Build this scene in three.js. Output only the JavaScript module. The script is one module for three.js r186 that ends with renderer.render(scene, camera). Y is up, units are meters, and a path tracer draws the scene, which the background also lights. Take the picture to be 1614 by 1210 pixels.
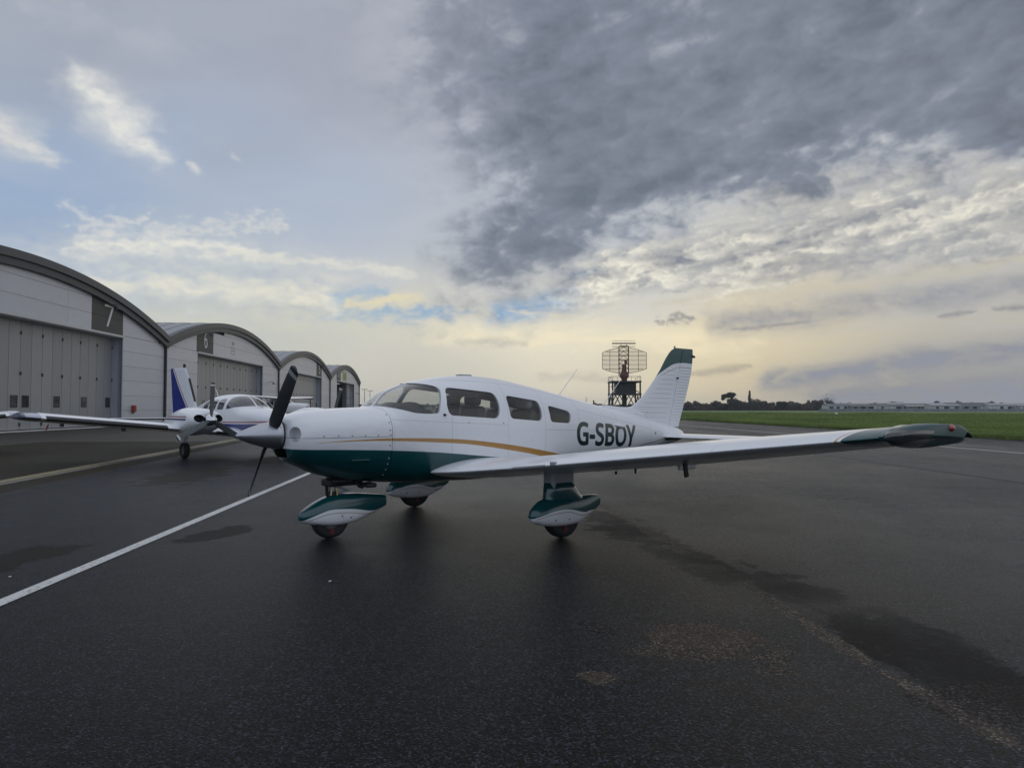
import * as THREE from 'three';
import { mergeGeometries, mergeVertices, toCreasedNormals } from 'three/addons/utils/BufferGeometryUtils.js';
import { RoundedBoxGeometry } from 'three/addons/geometries/RoundedBoxGeometry.js';
import { TextGeometry } from 'three/addons/geometries/TextGeometry.js';
import { FontLoader } from 'three/addons/loaders/FontLoader.js';
import { Brush, Evaluator, ADDITION, SUBTRACTION, INTERSECTION } from 'three-bvh-csg';

// World: metres, y up. x runs aft along the white aircraft (0 = under its spinner tip), z to its left wing.
const D2R = Math.PI / 180;
const scene = new THREE.Scene();
const camera = new THREE.PerspectiveCamera(56.69, 1614 / 1210, 0.05, 6000);
const CAM = new THREE.Vector3(-2.2926, 1.4008, 7.2086), YAW = -51.14 * D2R, PITCH = 1.87 * D2R;
const FW = new THREE.Vector3(Math.cos(YAW), 0, Math.sin(YAW)), RT = new THREE.Vector3(-Math.sin(YAW), 0, Math.cos(YAW));
camera.position.copy(CAM);
camera.lookAt(CAM.clone().addScaledVector(FW, Math.cos(PITCH)).add(new THREE.Vector3(0, Math.sin(PITCH), 0)));
scene.add(camera);
const renderer = new THREE.WebGLRenderer({ antialias: true });
renderer.toneMapping = THREE.LinearToneMapping;
renderer.toneMappingExposure = 1.06;
renderer.outputColorSpace = THREE.SRGBColorSpace;
renderer.shadowMap.enabled = true;

// ------------------------------------------------------------------ noise
function rng(seed) { let a = seed >>> 0; return () => { a |= 0; a = a + 0x6D2B79F5 | 0; let t = Math.imul(a ^ a >>> 15, 1 | a); t = t + Math.imul(t ^ t >>> 7, 61 | t) ^ t; return ((t ^ t >>> 14) >>> 0) / 4294967296; }; }
const PERM = new Uint8Array(512), GX = new Float32Array(256), GY = new Float32Array(256);
{ const r = rng(77); const p = [...Array(256).keys()]; for (let i = 255; i > 0; i--) { const j = Math.floor(r() * (i + 1)); [p[i], p[j]] = [p[j], p[i]]; } for (let i = 0; i < 512; i++) PERM[i] = p[i & 255]; for (let i = 0; i < 256; i++) { const a = r() * 6.2831853; GX[i] = Math.cos(a); GY[i] = Math.sin(a); } }
function noise2(x, y) {
  const xf = Math.floor(x), yf = Math.floor(y), X = xf & 255, Y = yf & 255; x -= xf; y -= yf;
  const u = x * x * x * (x * (x * 6 - 15) + 10), v = y * y * y * (y * (y * 6 - 15) + 10);
  const a = PERM[PERM[X] + Y], b = PERM[PERM[X + 1] + Y], c = PERM[PERM[X] + Y + 1], d = PERM[PERM[X + 1] + Y + 1];
  const n0 = GX[a] * x + GY[a] * y, n1 = GX[b] * (x - 1) + GY[b] * y, n2 = GX[c] * x + GY[c] * (y - 1), n3 = GX[d] * (x - 1) + GY[d] * (y - 1);
  const p = n0 + u * (n1 - n0), q = n2 + u * (n3 - n2);
  return (p + v * (q - p)) * 1.5;
}
function fbm(x, y, o = 4, g = 0.5) { let s = 0, a = 1, n = 0; for (let i = 0; i < o; i++) { s += a * noise2(x, y); n += a; a *= g; x = x * 2.03 + 17.3; y = y * 2.03 + 9.1; } return s / n; }
const clamp = (x, a = 0, b = 1) => x < a ? a : x > b ? b : x;
const sstep = (a, b, x) => { const t = clamp((x - a) / (b - a)); return t * t * (3 - 2 * t); };
const lin = c => { c /= 255; return c <= 0.04045 ? c / 12.92 : Math.pow((c + 0.055) / 1.055, 2.4); };

// ------------------------------------------------------------------ sky: air and cloud by direction (A = degrees right of the view, E = degrees above the horizon)
const SKYW = 4096, SKYH = 2048;
const AIR = [ // A, E, sRGB of the clear or veiled air
  [-34.5, 24.6, 150, 160, 176], [-28.8, 24.8, 160, 166, 180], [-24.6, 17.8, 160, 174, 196], [-15.4, 15.1, 170, 181, 199], [-10.6, 25.7, 157, 160, 176], [-32.4, 13.3, 146, 168, 198],
  [-24.4, 8.9, 180, 192, 200], [-8, 4.1, 206, 204, 194], [-0.4, 5.2, 222, 217, 198], [5, 6.5, 236, 226, 198], [16.1, 4, 242, 223, 176], [9.8, 2.1, 210, 202, 182], [23.8, 4.7, 222, 210, 178], [35.3, 5.1, 198, 192, 176],
  [27.9, 1.7, 150, 148, 146], [35.3, 1.2, 124, 128, 138], [19.3, 0.8, 168, 160, 146], [-5.5, 1.1, 184, 180, 166], [-20, 3.9, 196, 195, 182], [-36, 1, 178, 180, 176], [-36, 6, 165, 178, 196],
  [10, 10, 190, 197, 204], [30, 10, 188, 188, 186], [0, 14, 172, 182, 196], [0, 30, 158, 160, 174], [-30, 45, 160, 168, 184], [20, 45, 150, 152, 166],
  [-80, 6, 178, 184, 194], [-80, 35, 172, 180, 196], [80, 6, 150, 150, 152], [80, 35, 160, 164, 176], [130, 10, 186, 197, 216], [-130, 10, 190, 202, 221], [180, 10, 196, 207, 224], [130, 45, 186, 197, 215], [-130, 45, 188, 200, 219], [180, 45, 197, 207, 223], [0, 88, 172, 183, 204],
].map(([A, E, r, g, b]) => ({ x: Math.sin(A * D2R) * Math.cos(E * D2R), y: Math.sin(E * D2R), z: Math.cos(A * D2R) * Math.cos(E * D2R), c: [lin(r), lin(g), lin(b)] }));
const MASS = [[-8.6, 23.7], [-5.5, 21], [-4.9, 19.1], [-2.6, 17.1], [-4.5, 13.7], [-5.9, 11.5], [-5.6, 9.0], [-2.2, 7.7], [0.4, 7.9], [4.2, 9.7], [6.8, 12.2], [9.8, 13.3], [16.2, 14.4], [19.5, 14.8], [23.9, 15.2], [30.1, 15.3], [36, 15], [60, 14], [100, 16], [112, 36], [60, 56], [4, 52], [-9, 40], [-9, 30]];
function sdPoly(P, x, y) { let d = 1e9, s = 1; for (let i = 0, j = P.length - 1; i < P.length; j = i++) { const ex = P[j][0] - P[i][0], ey = P[j][1] - P[i][1], wx = x - P[i][0], wy = y - P[i][1], t = clamp((wx * ex + wy * ey) / (ex * ex + ey * ey)), bx = wx - ex * t, by = wy - ey * t; d = Math.min(d, bx * bx + by * by); const c1 = y >= P[i][1], c2 = y < P[j][1], c3 = ex * wy > ey * wx; if ((c1 && c2 && c3) || (!c1 && !c2 && !c3)) s = -s; } return s * Math.sqrt(d); }
// strokes of cloud: points (A, E), half width in degrees, sRGB colour, density, raggedness, taper, texture frequency
const STROKES = [
  { p: [[-10.2, 9.0], [-14.8, 8.6]], w: 0.75, c: [132, 170, 204], k: 0.8, rag: 1.0, f: 1 }, { p: [[-15, 7.1], [-5, 7.5]], w: 0.7, c: [126, 166, 202], k: 0.85, rag: 1.1, f: 1 },
  { p: [[-7, 5.9], [4, 5.7], [18, 5.0]], w: 1.3, c: [244, 231, 196], k: 0.6, rag: 0.8, f: 0.5 },
  { p: [[-1, 7.5], [5.8, 8.9]], w: 1.2, c: [118, 164, 206], k: 1.0, rag: 0.5, f: 0.8 }, { p: [[5.2, 10.2], [7, 11]], w: 0.4, c: [120, 166, 206], k: 0.9, rag: 0.5, f: 1 },
  { p: [[-38, 6], [-30, 9.6], [-26, 9.3]], w: 1.0, c: [140, 168, 204], k: 0.5, rag: 0.6, f: 0.6 },
  { p: [[-34, 10.2], [-27, 11], [-18, 10.8], [-10, 10.4]], w: 1.5, c: [196, 200, 202], k: 0.7, rag: 1.2, f: 0.6 },
  { p: [[-31.5, 11.0], [-26, 11.7], [-20, 11.6]], w: 0.75, c: [226, 224, 214], k: 0.95, rag: 1.1, f: 0.9 }, { p: [[-22, 11.4], [-14, 11.2], [-8, 10.6]], w: 0.42, c: [220, 218, 206], k: 0.8, rag: 0.7, f: 0.9 },
  { p: [[-29, 9.9], [-20, 9.9], [-15, 9.5]], w: 0.5, c: [168, 178, 192], k: 0.6, rag: 1.0, f: 0.8 },
  { p: [[-31, 8.4], [-23, 8.9], [-14.5, 8.4]], w: 1.5, c: [222, 219, 205], k: 0.98, rag: 1.4, f: 0.7 }, { p: [[-27, 7.6], [-20, 7.5], [-15, 7.3]], w: 0.45, c: [176, 182, 188], k: 0.55, rag: 1.0, f: 0.8 },
  { p: [[-27, 6.4], [-17, 6.6], [-6, 5.8]], w: 1.2, c: [204, 203, 188], k: 0.7, rag: 1.2, f: 0.7 },
  { p: [[-12.6, 8.15], [-7.6, 8.6]], w: 0.62, c: [222, 212, 180], k: 0.95, rag: 0.5, f: 1 },
  { p: [[-31.9, 21.9], [-30.2, 20.5], [-28.6, 19.1], [-27.2, 17.8]], w: 1.75, c: [222, 222, 217], k: 0.98, rag: 0.6, f: 0.6, taper: 1 },
  { p: [[-37.5, 18.2], [-35.5, 17.5], [-33.5, 16.4]], w: 1.25, c: [214, 213, 209], k: 0.95, rag: 0.5, f: 0.7, taper: 1 },
  { p: [[-24.7, 17.4], [-24.0, 17.0]], w: 0.28, c: [214, 214, 210], k: 0.8, rag: 0.3, f: 2 }, { p: [[-21.7, 18.4], [-21.2, 18.1]], w: 0.2, c: [205, 207, 208], k: 0.6, rag: 0.3, f: 2 },
  { p: [[-32.4, 13.6], [-31.4, 13.1]], w: 0.3, c: [206, 208, 208], k: 0.7, rag: 0.5, f: 2 }, { p: [[-31.8, 12.1], [-29.6, 12.6], [-27.6, 13.3]], w: 0.55, c: [210, 211, 208], k: 0.8, rag: 1.2, f: 1.6 },
  { p: [[-26, 12.6], [-22, 13.4], [-18.3, 14.1]], w: 0.6, c: [208, 209, 206], k: 0.75, rag: 1.4, f: 1.6 },
  { p: [[-34, 25.5], [-26, 24.8]], w: 1.6, c: [182, 184, 192], k: 0.4, rag: 1.6, f: 0.5 },
  { p: [[0, 7.75], [4.5, 7.3], [9.2, 6.3]], w: 0.17, c: [222, 214, 190], k: 0.8, rag: 0.15, f: 1 },
  { p: [[5.5, 8.8], [9.8, 10.2], [12, 11.6]], w: 1.3, c: [218, 212, 194], k: 0.85, rag: 1.6, f: 1.2 },
  { p: [[20, 10.4], [28, 10.6], [38, 10.6]], w: 1.1, c: [142, 145, 154], k: 0.75, rag: 1.6, f: 0.9 }, { p: [[13, 9.2], [20, 10.2]], w: 0.5, c: [150, 152, 158], k: 0.6, rag: 1.2, f: 1.2 },
  { p: [[-4, 5.2], [0.7, 5.2]], w: 0.3, c: [168, 168, 162], k: 0.5, rag: 0.5, f: 1 },
  { p: [[16.5, 6.4], [25.9, 7.4], [36, 8.0], [50, 8.4]], w: 1.35, c: [146, 148, 156], k: 0.85, rag: 0.6, f: 0.5 }, { p: [[12, 8.0], [20, 8.6], [30, 9.2], [37, 9.6]], w: 0.5, c: [196, 188, 166], k: 0.5, rag: 0.8, f: 0.8 },
  { p: [[17.3, 5.95], [22.6, 6.35]], w: 0.17, c: [134, 136, 144], k: 0.8, rag: 0.2, f: 1.5, taper: 1 }, { p: [[11.6, 6.7], [14.7, 7.1]], w: 0.36, c: [126, 128, 134], k: 0.85, rag: 0.7, f: 2, taper: 1 },
  { p: [[31, 6.25], [33, 6.45]], w: 0.17, c: [130, 130, 136], k: 0.8, rag: 0.2, f: 2, taper: 1 }, { p: [[34, 6.5], [38, 6.5]], w: 0.22, c: [128, 128, 134], k: 0.8, rag: 0.2, f: 2, taper: 1 },
  { p: [[20, 1.9], [29.9, 3.2], [37, 3.9], [52, 4]], w: 1.15, c: [134, 139, 151], k: 0.95, rag: 0.4, f: 0.5 }, { p: [[24, 0.6], [37, 1.2], [55, 1.3]], w: 1.5, c: [128, 133, 145], k: 0.9, rag: 0.4, f: 0.5 },
  { p: [[14, 2.5], [18.6, 3.2]], w: 0.3, c: [148, 144, 136], k: 0.65, rag: 0.3, f: 1, taper: 1 }, { p: [[2, 2.5], [9, 2.2]], w: 0.4, c: [172, 168, 160], k: 0.4, rag: 0.5, f: 1 },
];
for (const s of STROKES) { s.lc = s.c.map(lin); s.a0 = Math.min(...s.p.map(q => q[0])) - s.w * 2 - s.rag * 2; s.a1 = Math.max(...s.p.map(q => q[0])) + s.w * 2 + s.rag * 2; s.e0 = Math.min(...s.p.map(q => q[1])) - s.w * 2 - s.rag * 2; s.e1 = Math.max(...s.p.map(q => q[1])) + s.w * 2 + s.rag * 2; }
const BAND = [[2, 8.6], [9, 10.8], [19.4, 12.2], [28, 13], [36, 13.4], [60, 12.5]];
function lineDist(P, x, y) { let d = 1e9, tt = 0; for (let i = 0; i + 1 < P.length; i++) { const ex = P[i + 1][0] - P[i][0], ey = P[i + 1][1] - P[i][1], wx = x - P[i][0], wy = y - P[i][1], t = clamp((wx * ex + wy * ey) / (ex * ex + ey * ey)), dd = Math.hypot(wx - ex * t, wy - ey * t); if (dd < d) { d = dd; tt = (i + t) / (P.length - 1); } } return [d, tt]; }
const MC = [[98, 107, 121], [124, 132, 147], [184, 188, 195]].map(c => c.map(lin)), BC = [[118, 123, 135], [190, 189, 184], [240, 235, 218]].map(c => c.map(lin)), VEIL = [188, 192, 199].map(lin), DK = [150, 157, 171].map(lin);
function skyAt(A, E, out) {
  const a = A * D2R, e = E * D2R, ce = Math.cos(e), X = Math.sin(a) * ce, Y = Math.sin(e), Z = Math.cos(a) * ce;
  let w = 0, r = 0, g = 0, b = 0;
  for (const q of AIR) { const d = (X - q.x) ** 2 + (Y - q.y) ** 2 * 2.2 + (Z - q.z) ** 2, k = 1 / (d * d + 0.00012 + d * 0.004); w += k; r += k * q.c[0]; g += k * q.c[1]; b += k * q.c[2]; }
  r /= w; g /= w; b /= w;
  const mix = (c, k) => { r += (c[0] - r) * k; g += (c[1] - g) * k; b += (c[2] - b) * k; };
  const px = X / (Y + 0.07), pz = Z / (Y + 0.07);
  const n1 = fbm(px * 1.7 + 3, pz * 1.7, 4), n2 = fbm(px * 5 + n1 * 2.5, pz * 5 + 11, 4, 0.55);
  // thin veil everywhere
  mix(VEIL, clamp(0.22 + n1 * 0.6 + n2 * 0.22) * 0.5 * sstep(1, 9, E));
  mix(DK, clamp(fbm(px * 1.1 - 9, pz * 1.1 + 4, 3) * 1.4) * 0.5 * sstep(8, 20, E));
  const wx = fbm(A * 0.32, E * 0.55 + 31, 4, 0.55), wy = fbm(A * 0.32 + 57, E * 0.55, 4, 0.55);
  for (const s of STROKES) {
    if (A < s.a0 || A > s.a1 || E < s.e0 || E > s.e1) continue;
    const rg = s.rag, f = s.f, wa = fbm(A * 0.55 * f + 7, E * 1.2 * f, 5, 0.6), wb = fbm(A * 0.5 * f + 77, E * 1.1 * f + 9, 5, 0.6), [d, t] = lineDist(s.p, A + wx * rg * 2.4 + wb * rg * 1.6, E + wa * rg * 1.1 + wy * rg * 0.5);
    let wd = s.w; if (s.taper) wd *= 0.3 + 0.9 * Math.sin(Math.PI * clamp(t * 0.86 + 0.07));
    const tx = 0.82 + 0.75 * fbm(A * 0.9 * f + wa * 1.5, E * 2.1 * f + wb, 5, 0.58);
    mix(s.lc, s.k * Math.exp(-1.6 * (d / wd) ** 2) * clamp(tx));
  }
  // ragged bright band under the dark deck
  if (E < 24 && E > 5 && A > -6 && A < 80) {
    const [d] = lineDist(BAND, A, E); const bu = A + E * 0.25, bv = E - A * 0.16, t1 = fbm(bu * 0.13 + wx * 0.8, bv * 0.7 + wy, 5, 0.6), t2 = fbm(bu * 0.42 + t1 * 1.5, bv * 1.35 + 3, 5, 0.6);
    const k = sstep(0, 1, 1.15 - d / 3.0 + t1 * 1.1) * sstep(-1, 8, A);
    if (k > 0) { const m = clamp(0.44 + t1 * 1.0 + t2 * 0.6); const cc = [0, 1, 2].map(i => m < 0.5 ? BC[0][i] + (BC[1][i] - BC[0][i]) * m * 2 : BC[1][i] + (BC[2][i] - BC[1][i]) * (m * 2 - 1)); mix(cc, k * 0.92); }
  }
  // the dark deck
  if (A > -26 && A < 130 && E > 5) {
    let sd = sdPoly(MASS, A, E); const soft = 1.2 + 2.0 * sstep(8, -4, A) + Math.max(0, (E - 14) * 0.34) * sstep(16, -2, A) + 0.4 * sstep(10, 20, A);
    const m1 = fbm(A * 0.16 + 2, E * 0.26 + 5, 5, 0.56), m2 = fbm(A * 0.5 + m1 * 2, E * 0.8 + 8, 5, 0.6); sd += wx * 2.4 + m1 * 2.4 + m2 * 1.7;
    const al = 1 - sstep(-soft * 1.6, soft * 1.1, sd);
    if (al > 0) {
      const m = clamp(0.3 + n1 * 0.16 + m1 * 0.42 + m2 * 0.3 + fbm(A * 0.10 + E * 0.12, (E - A * 0.42) * 0.42, 5, 0.55) * 0.42 + sstep(-5, 0.5, sd) * 0.42 + sstep(24, 34, E) * 0.12);
      const cc = [0, 1, 2].map(i => m < 0.5 ? MC[0][i] + (MC[1][i] - MC[0][i]) * m * 2 : MC[1][i] + (MC[2][i] - MC[1][i]) * (m * 2 - 1)); mix(cc, al * 0.93);
    }
  }
  out[0] = r; out[1] = g; out[2] = b;
}
{
  const data = new Float32Array(SKYW * SKYH * 4), o = [0, 0, 0];
  for (let j = SKYH / 2 - 2; j < SKYH; j++) {
    const E = Math.max(0.05, (j + 0.5) / SKYH * 180 - 90), cE = Math.cos(E * D2R), step = cE > 0.7 ? 1 : cE > 0.35 ? 2 : 4;
    for (let i = 0; i < SKYW; i += step) {
      let A = ((i + step / 2) / SKYW - 0.5) * 360 - YAW / D2R; A = ((A + 540) % 360) - 180;
      skyAt(A, E, o);
      for (let k = 0; k < step; k++) { const q = (j * SKYW + i + k) * 4; data[q] = o[0]; data[q + 1] = o[1]; data[q + 2] = o[2]; data[q + 3] = 1; }
    }
  }
  for (let j = 0; j < SKYH / 2 - 2; j++) for (let i = 0; i < SKYW; i++) { const q = (j * SKYW + i) * 4; data[q] = data[q + 1] = 0.16; data[q + 2] = 0.17; data[q + 3] = 1; }
  const t = new THREE.DataTexture(data, SKYW, SKYH, THREE.RGBAFormat, THREE.FloatType);
  t.mapping = THREE.EquirectangularReflectionMapping; t.magFilter = THREE.LinearFilter; t.minFilter = THREE.LinearFilter; t.needsUpdate = true;
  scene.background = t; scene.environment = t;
}
// a low sun veiled by the cloud behind the tower
const sun = new THREE.DirectionalLight(0xfffaf3, 0.5);
{ const A = 34 * D2R, E = 16 * D2R; sun.position.copy(CAM).addScaledVector(FW, 200 * Math.cos(A) * Math.cos(E)).addScaledVector(RT, 200 * Math.sin(A) * Math.cos(E)); sun.position.y += 200 * Math.sin(E); sun.target.position.set(3, 0, 0); }
sun.castShadow = true; sun.shadow.radius = 330; sun.shadow.mapSize.set(2048, 2048);
Object.assign(sun.shadow.camera, { left: -60, right: 60, top: 40, bottom: -40, near: 1, far: 500 });
scene.add(sun, sun.target);

// ------------------------------------------------------------------ helpers
const used = {};
function numbered(n) { used[n] = (used[n] ?? -1) + 1; return used[n] ? n + '_' + String(used[n]).padStart(3, '0') : n; }
function thing(name, label, category, pos = [0, 0, 0], turn = 0, group) { const o = new THREE.Group(); o.name = numbered(name); o.position.set(...pos); o.rotation.y = turn; o.userData = { label, category }; if (group) o.userData.group = group; scene.add(o); return o; }
function shade(o) { o.traverse(c => { if (c.isMesh) { c.castShadow = true; c.receiveShadow = true; } }); return o; }
function part(name, geo, mat, parent, label) { const m = new THREE.Mesh(geo, mat); m.name = name; m.castShadow = m.receiveShadow = true; if (label) m.userData.label = label; parent.add(m); return m; }
function struct(name, geo, mat, pos, turn) { const m = new THREE.Mesh(geo, mat); m.name = numbered(name); m.receiveShadow = true; m.userData = { kind: 'structure' }; if (pos) m.position.set(...pos); if (turn) m.rotation.y = turn; scene.add(m); return m; }
const std = (c, rough = 0.6, o = {}) => new THREE.MeshStandardMaterial({ color: new THREE.Color().setRGB(...(Array.isArray(c) ? c : [c, c, c])), roughness: rough, ...o });
const phys = (c, rough, o = {}) => new THREE.MeshPhysicalMaterial({ color: new THREE.Color().setRGB(...(Array.isArray(c) ? c : [c, c, c])), roughness: rough, ...o });
const box = (x0, x1, y0, y1, z0, z1) => { const g = new THREE.BoxGeometry(Math.abs(x1 - x0), Math.abs(y1 - y0), Math.abs(z1 - z0)); g.translate((x0 + x1) / 2, (y0 + y1) / 2, (z0 + z1) / 2); return g; };
const rbox = (x0, x1, y0, y1, z0, z1, r = 0.02, s = 2) => { const g = new RoundedBoxGeometry(Math.abs(x1 - x0), Math.abs(y1 - y0), Math.abs(z1 - z0), s, r); g.translate((x0 + x1) / 2, (y0 + y1) / 2, (z0 + z1) / 2); return g; };
function rod(a, b, r0, r1 = r0, seg = 10) { const A = new THREE.Vector3(...a), B = new THREE.Vector3(...b), d = B.clone().sub(A), g = new THREE.CylinderGeometry(r1, r0, d.length(), seg); g.applyQuaternion(new THREE.Quaternion().setFromUnitVectors(new THREE.Vector3(0, 1, 0), d.clone().normalize())); g.translate(...A.add(B).multiplyScalar(0.5).toArray()); return g; }
const ball = (c, r, sx = 1, sy = 1, sz = 1, seg = 16) => { const g = new THREE.SphereGeometry(r, seg, Math.max(8, seg / 2 | 0)); g.scale(sx, sy, sz); g.translate(...c); return g; };
const merge = gs => mergeGeometries(gs.map(g => { const q = g.index ? g.toNonIndexed() : g; for (const k of Object.keys(q.attributes)) if (!['position', 'normal', 'uv'].includes(k)) q.deleteAttribute(k); q.clearGroups(); return q; }));
function pchip(xs, ys) { // monotone cubic through the points
  const n = xs.length, d = [], m = []; for (let i = 0; i < n - 1; i++) d[i] = (ys[i + 1] - ys[i]) / (xs[i + 1] - xs[i]);
  for (let i = 0; i < n; i++) m[i] = i === 0 ? d[0] : i === n - 1 ? d[n - 2] : d[i - 1] * d[i] <= 0 ? 0 : 2 * d[i - 1] * d[i] / (d[i - 1] + d[i]);
  return x => { if (x <= xs[0]) return ys[0]; if (x >= xs[n - 1]) return ys[n - 1]; let i = 0; while (x > xs[i + 1]) i++; const h = xs[i + 1] - xs[i], t = (x - xs[i]) / h, t2 = t * t, t3 = t2 * t; return (2 * t3 - 3 * t2 + 1) * ys[i] + (t3 - 2 * t2 + t) * h * m[i] + (-2 * t3 + 3 * t2) * ys[i + 1] + (t3 - t2) * h * m[i + 1]; };
}
function stations(rows) { const xs = rows.map(r => r[0]), f = rows[0].slice(1).map((_, k) => pchip(xs, rows.map(r => r[k + 1]))); return x => f.map(q => q(x)); }
// closed body from sections (top, bottom, widest height, half width, upper and lower squareness); uv(x, y, side)
function loft(sec, xs, m, uvf, inset = 0, caps = true) {
  const pos = [], uv = [], idx = [], cols = m / 2 + 1, rows = xs.length, N = 2 * cols;
  const pt = (x, ph) => { let [top, bot, yc, a, nt, nb] = sec(x); top -= inset; bot += inset; a = Math.max(0.001, a - inset); const c = Math.cos(ph), s = Math.sin(ph), up = s >= 0, n = up ? nt : nb, h = up ? Math.max(0.001, top - yc) : Math.max(0.001, yc - bot); return [x, yc + h * Math.sign(s) * Math.pow(Math.abs(s), 2 / n), a * Math.sign(c) * Math.pow(Math.abs(c), 2 / n)]; };
  for (let i = 0; i < rows; i++) for (let sd = 0; sd < 2; sd++) for (let j = 0; j < cols; j++) { const ph = (sd ? Math.PI / 2 : -Math.PI / 2) + Math.PI * j / (cols - 1); const p = pt(xs[i], ph); if (j === 0 || j === cols - 1) p[2] = 0; pos.push(...p); uv.push(...uvf(p[0], p[1], sd)); }
  for (let i = 0; i + 1 < rows; i++) for (let sd = 0; sd < 2; sd++) for (let j = 0; j + 1 < cols; j++) { const a = i * N + sd * cols + j, b = a + 1, c = a + N, d = c + 1; idx.push(a, c, b, b, c, d); }
  const g = new THREE.BufferGeometry(); g.setAttribute('position', new THREE.Float32BufferAttribute(pos, 3)); g.setAttribute('uv', new THREE.Float32BufferAttribute(uv, 2)); g.setIndex(idx); g.computeVertexNormals();
  const nn = g.attributes.normal; for (let i = 0; i < rows; i++) for (const [p, q] of [[i * N + cols - 1, i * N + cols], [i * N, i * N + N - 1]]) { const v = new THREE.Vector3(nn.getX(p) + nn.getX(q), nn.getY(p) + nn.getY(q), 0).normalize(); nn.setXYZ(p, v.x, v.y, v.z); nn.setXYZ(q, v.x, v.y, v.z); }
  if (!caps) return g;
  const gs = [g.toNonIndexed()];
  for (const [i, dir] of [[0, -1], [rows - 1, 1]]) { const P = [], U = [], M = []; const c = [xs[i], sec(xs[i])[2], 0]; for (let k = 0; k < N; k++) { const a = i * N + k, b = i * N + (k + 1) % N; const A = pos.slice(a * 3, a * 3 + 3), B = pos.slice(b * 3, b * 3 + 3); if (Math.hypot(A[1] - B[1], A[2] - B[2]) < 1e-7) continue; const tri = dir < 0 ? [c, A, B] : [c, B, A]; for (const v of tri) { P.push(...v); U.push(...uvf(v[0], v[1], k < cols ? 0 : 1)); M.push(dir, 0, 0); } } const q = new THREE.BufferGeometry(); q.setAttribute('position', new THREE.Float32BufferAttribute(P, 3)); q.setAttribute('uv', new THREE.Float32BufferAttribute(U, 2)); q.setAttribute('normal', new THREE.Float32BufferAttribute(M, 3)); gs.push(q); }
  return mergeGeometries(gs);
}
const span = (a, b, n) => Array.from({ length: n + 1 }, (_, i) => a + (b - a) * i / n);
function outward(g) { // turn the faces of a body outwards
  const p = g.attributes.position, ix = g.index, c = new THREE.Vector3(), A = new THREE.Vector3(), B = new THREE.Vector3(), C = new THREE.Vector3(); let v = 0; for (let i = 0; i < p.count; i++) c.add(A.fromBufferAttribute(p, i)); c.divideScalar(p.count);
  for (let i = 0; i < ix.count; i += 3) { A.fromBufferAttribute(p, ix.getX(i)).sub(c); B.fromBufferAttribute(p, ix.getX(i + 1)).sub(c); C.fromBufferAttribute(p, ix.getX(i + 2)).sub(c); v += A.dot(B.cross(C)); }
  if (v < 0) for (let i = 0; i < ix.count; i += 3) { const a = ix.getX(i); ix.setX(i, ix.getX(i + 2)); ix.setX(i + 2, a); } return g;
}
// open or closed surface from a grid of points
function grid(rows, uvf, closed = false) {
  const R = rows.length, C = rows[0].length, pos = [], uv = [], idx = [];
  rows.forEach((r, i) => r.forEach((p, j) => { pos.push(...p); uv.push(...(uvf ? uvf(p, i / (R - 1), j / (C - 1)) : [j / (C - 1), i / (R - 1)])); }));
  for (let i = 0; i + 1 < R; i++) for (let j = 0; j + 1 < C; j++) { const a = i * C + j, b = a + 1, c = a + C, d = c + 1; idx.push(a, c, b, b, c, d); }
  const g = new THREE.BufferGeometry(); g.setAttribute('position', new THREE.Float32BufferAttribute(pos, 3)); g.setAttribute('uv', new THREE.Float32BufferAttribute(uv, 2)); g.setIndex(idx); outward(g); g.computeVertexNormals();
  if (closed) { const nn = g.attributes.normal; for (let i = 0; i < R; i++) { const p = i * C, q = p + C - 1, v = new THREE.Vector3(nn.getX(p) + nn.getX(q), nn.getY(p) + nn.getY(q), nn.getZ(p) + nn.getZ(q)).normalize(); nn.setXYZ(p, v.x, v.y, v.z); nn.setXYZ(q, v.x, v.y, v.z); } }
  return g;
}
function dataTex(w, h, fn, srgb, rep) { const d = new Uint8Array(w * h * 4), o = [0, 0, 0]; for (let j = 0; j < h; j++) for (let i = 0; i < w; i++) { fn(i, j, o); const q = (j * w + i) * 4; d[q] = clamp(o[0], 0, 255); d[q + 1] = clamp(o[1], 0, 255); d[q + 2] = clamp(o[2], 0, 255); d[q + 3] = 255; } const t = new THREE.DataTexture(d, w, h, THREE.RGBAFormat); t.magFilter = THREE.LinearFilter; t.minFilter = THREE.LinearMipmapLinearFilter; t.generateMipmaps = true; if (srgb) t.colorSpace = THREE.SRGBColorSpace; if (rep) t.wrapS = t.wrapT = THREE.RepeatWrapping; t.needsUpdate = true; return t; }
function canvasTex(w, h, draw, srgb = true) { const c = document.createElement('canvas'); c.width = w; c.height = h; const x = c.getContext('2d'); draw(x, w, h); const t = new THREE.CanvasTexture(c); if (srgb) t.colorSpace = THREE.SRGBColorSpace; t.anisotropy = 8; return t; }
const toS = c => Math.round(255 * (c <= 0.0031308 ? c * 12.92 : 1.055 * Math.pow(c, 1 / 2.4) - 0.055));
const ev = new Evaluator(); ev.attributes = ['position', 'normal', 'uv']; ev.useGroups = true;
function brush(g, m) { const q = g.index ? g.toNonIndexed() : g.clone(); for (const k of Object.keys(q.attributes)) if (!['position', 'normal', 'uv'].includes(k)) q.deleteAttribute(k); q.clearGroups(); if (!q.attributes.uv) q.setAttribute('uv', new THREE.Float32BufferAttribute(new Float32Array(q.attributes.position.count * 2), 2)); const b = new Brush(q, m); b.updateMatrixWorld(); return b; }
function csg(a, b, op) { const r = ev.evaluate(a, b, op); r.updateMatrixWorld(); return r; }
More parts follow.
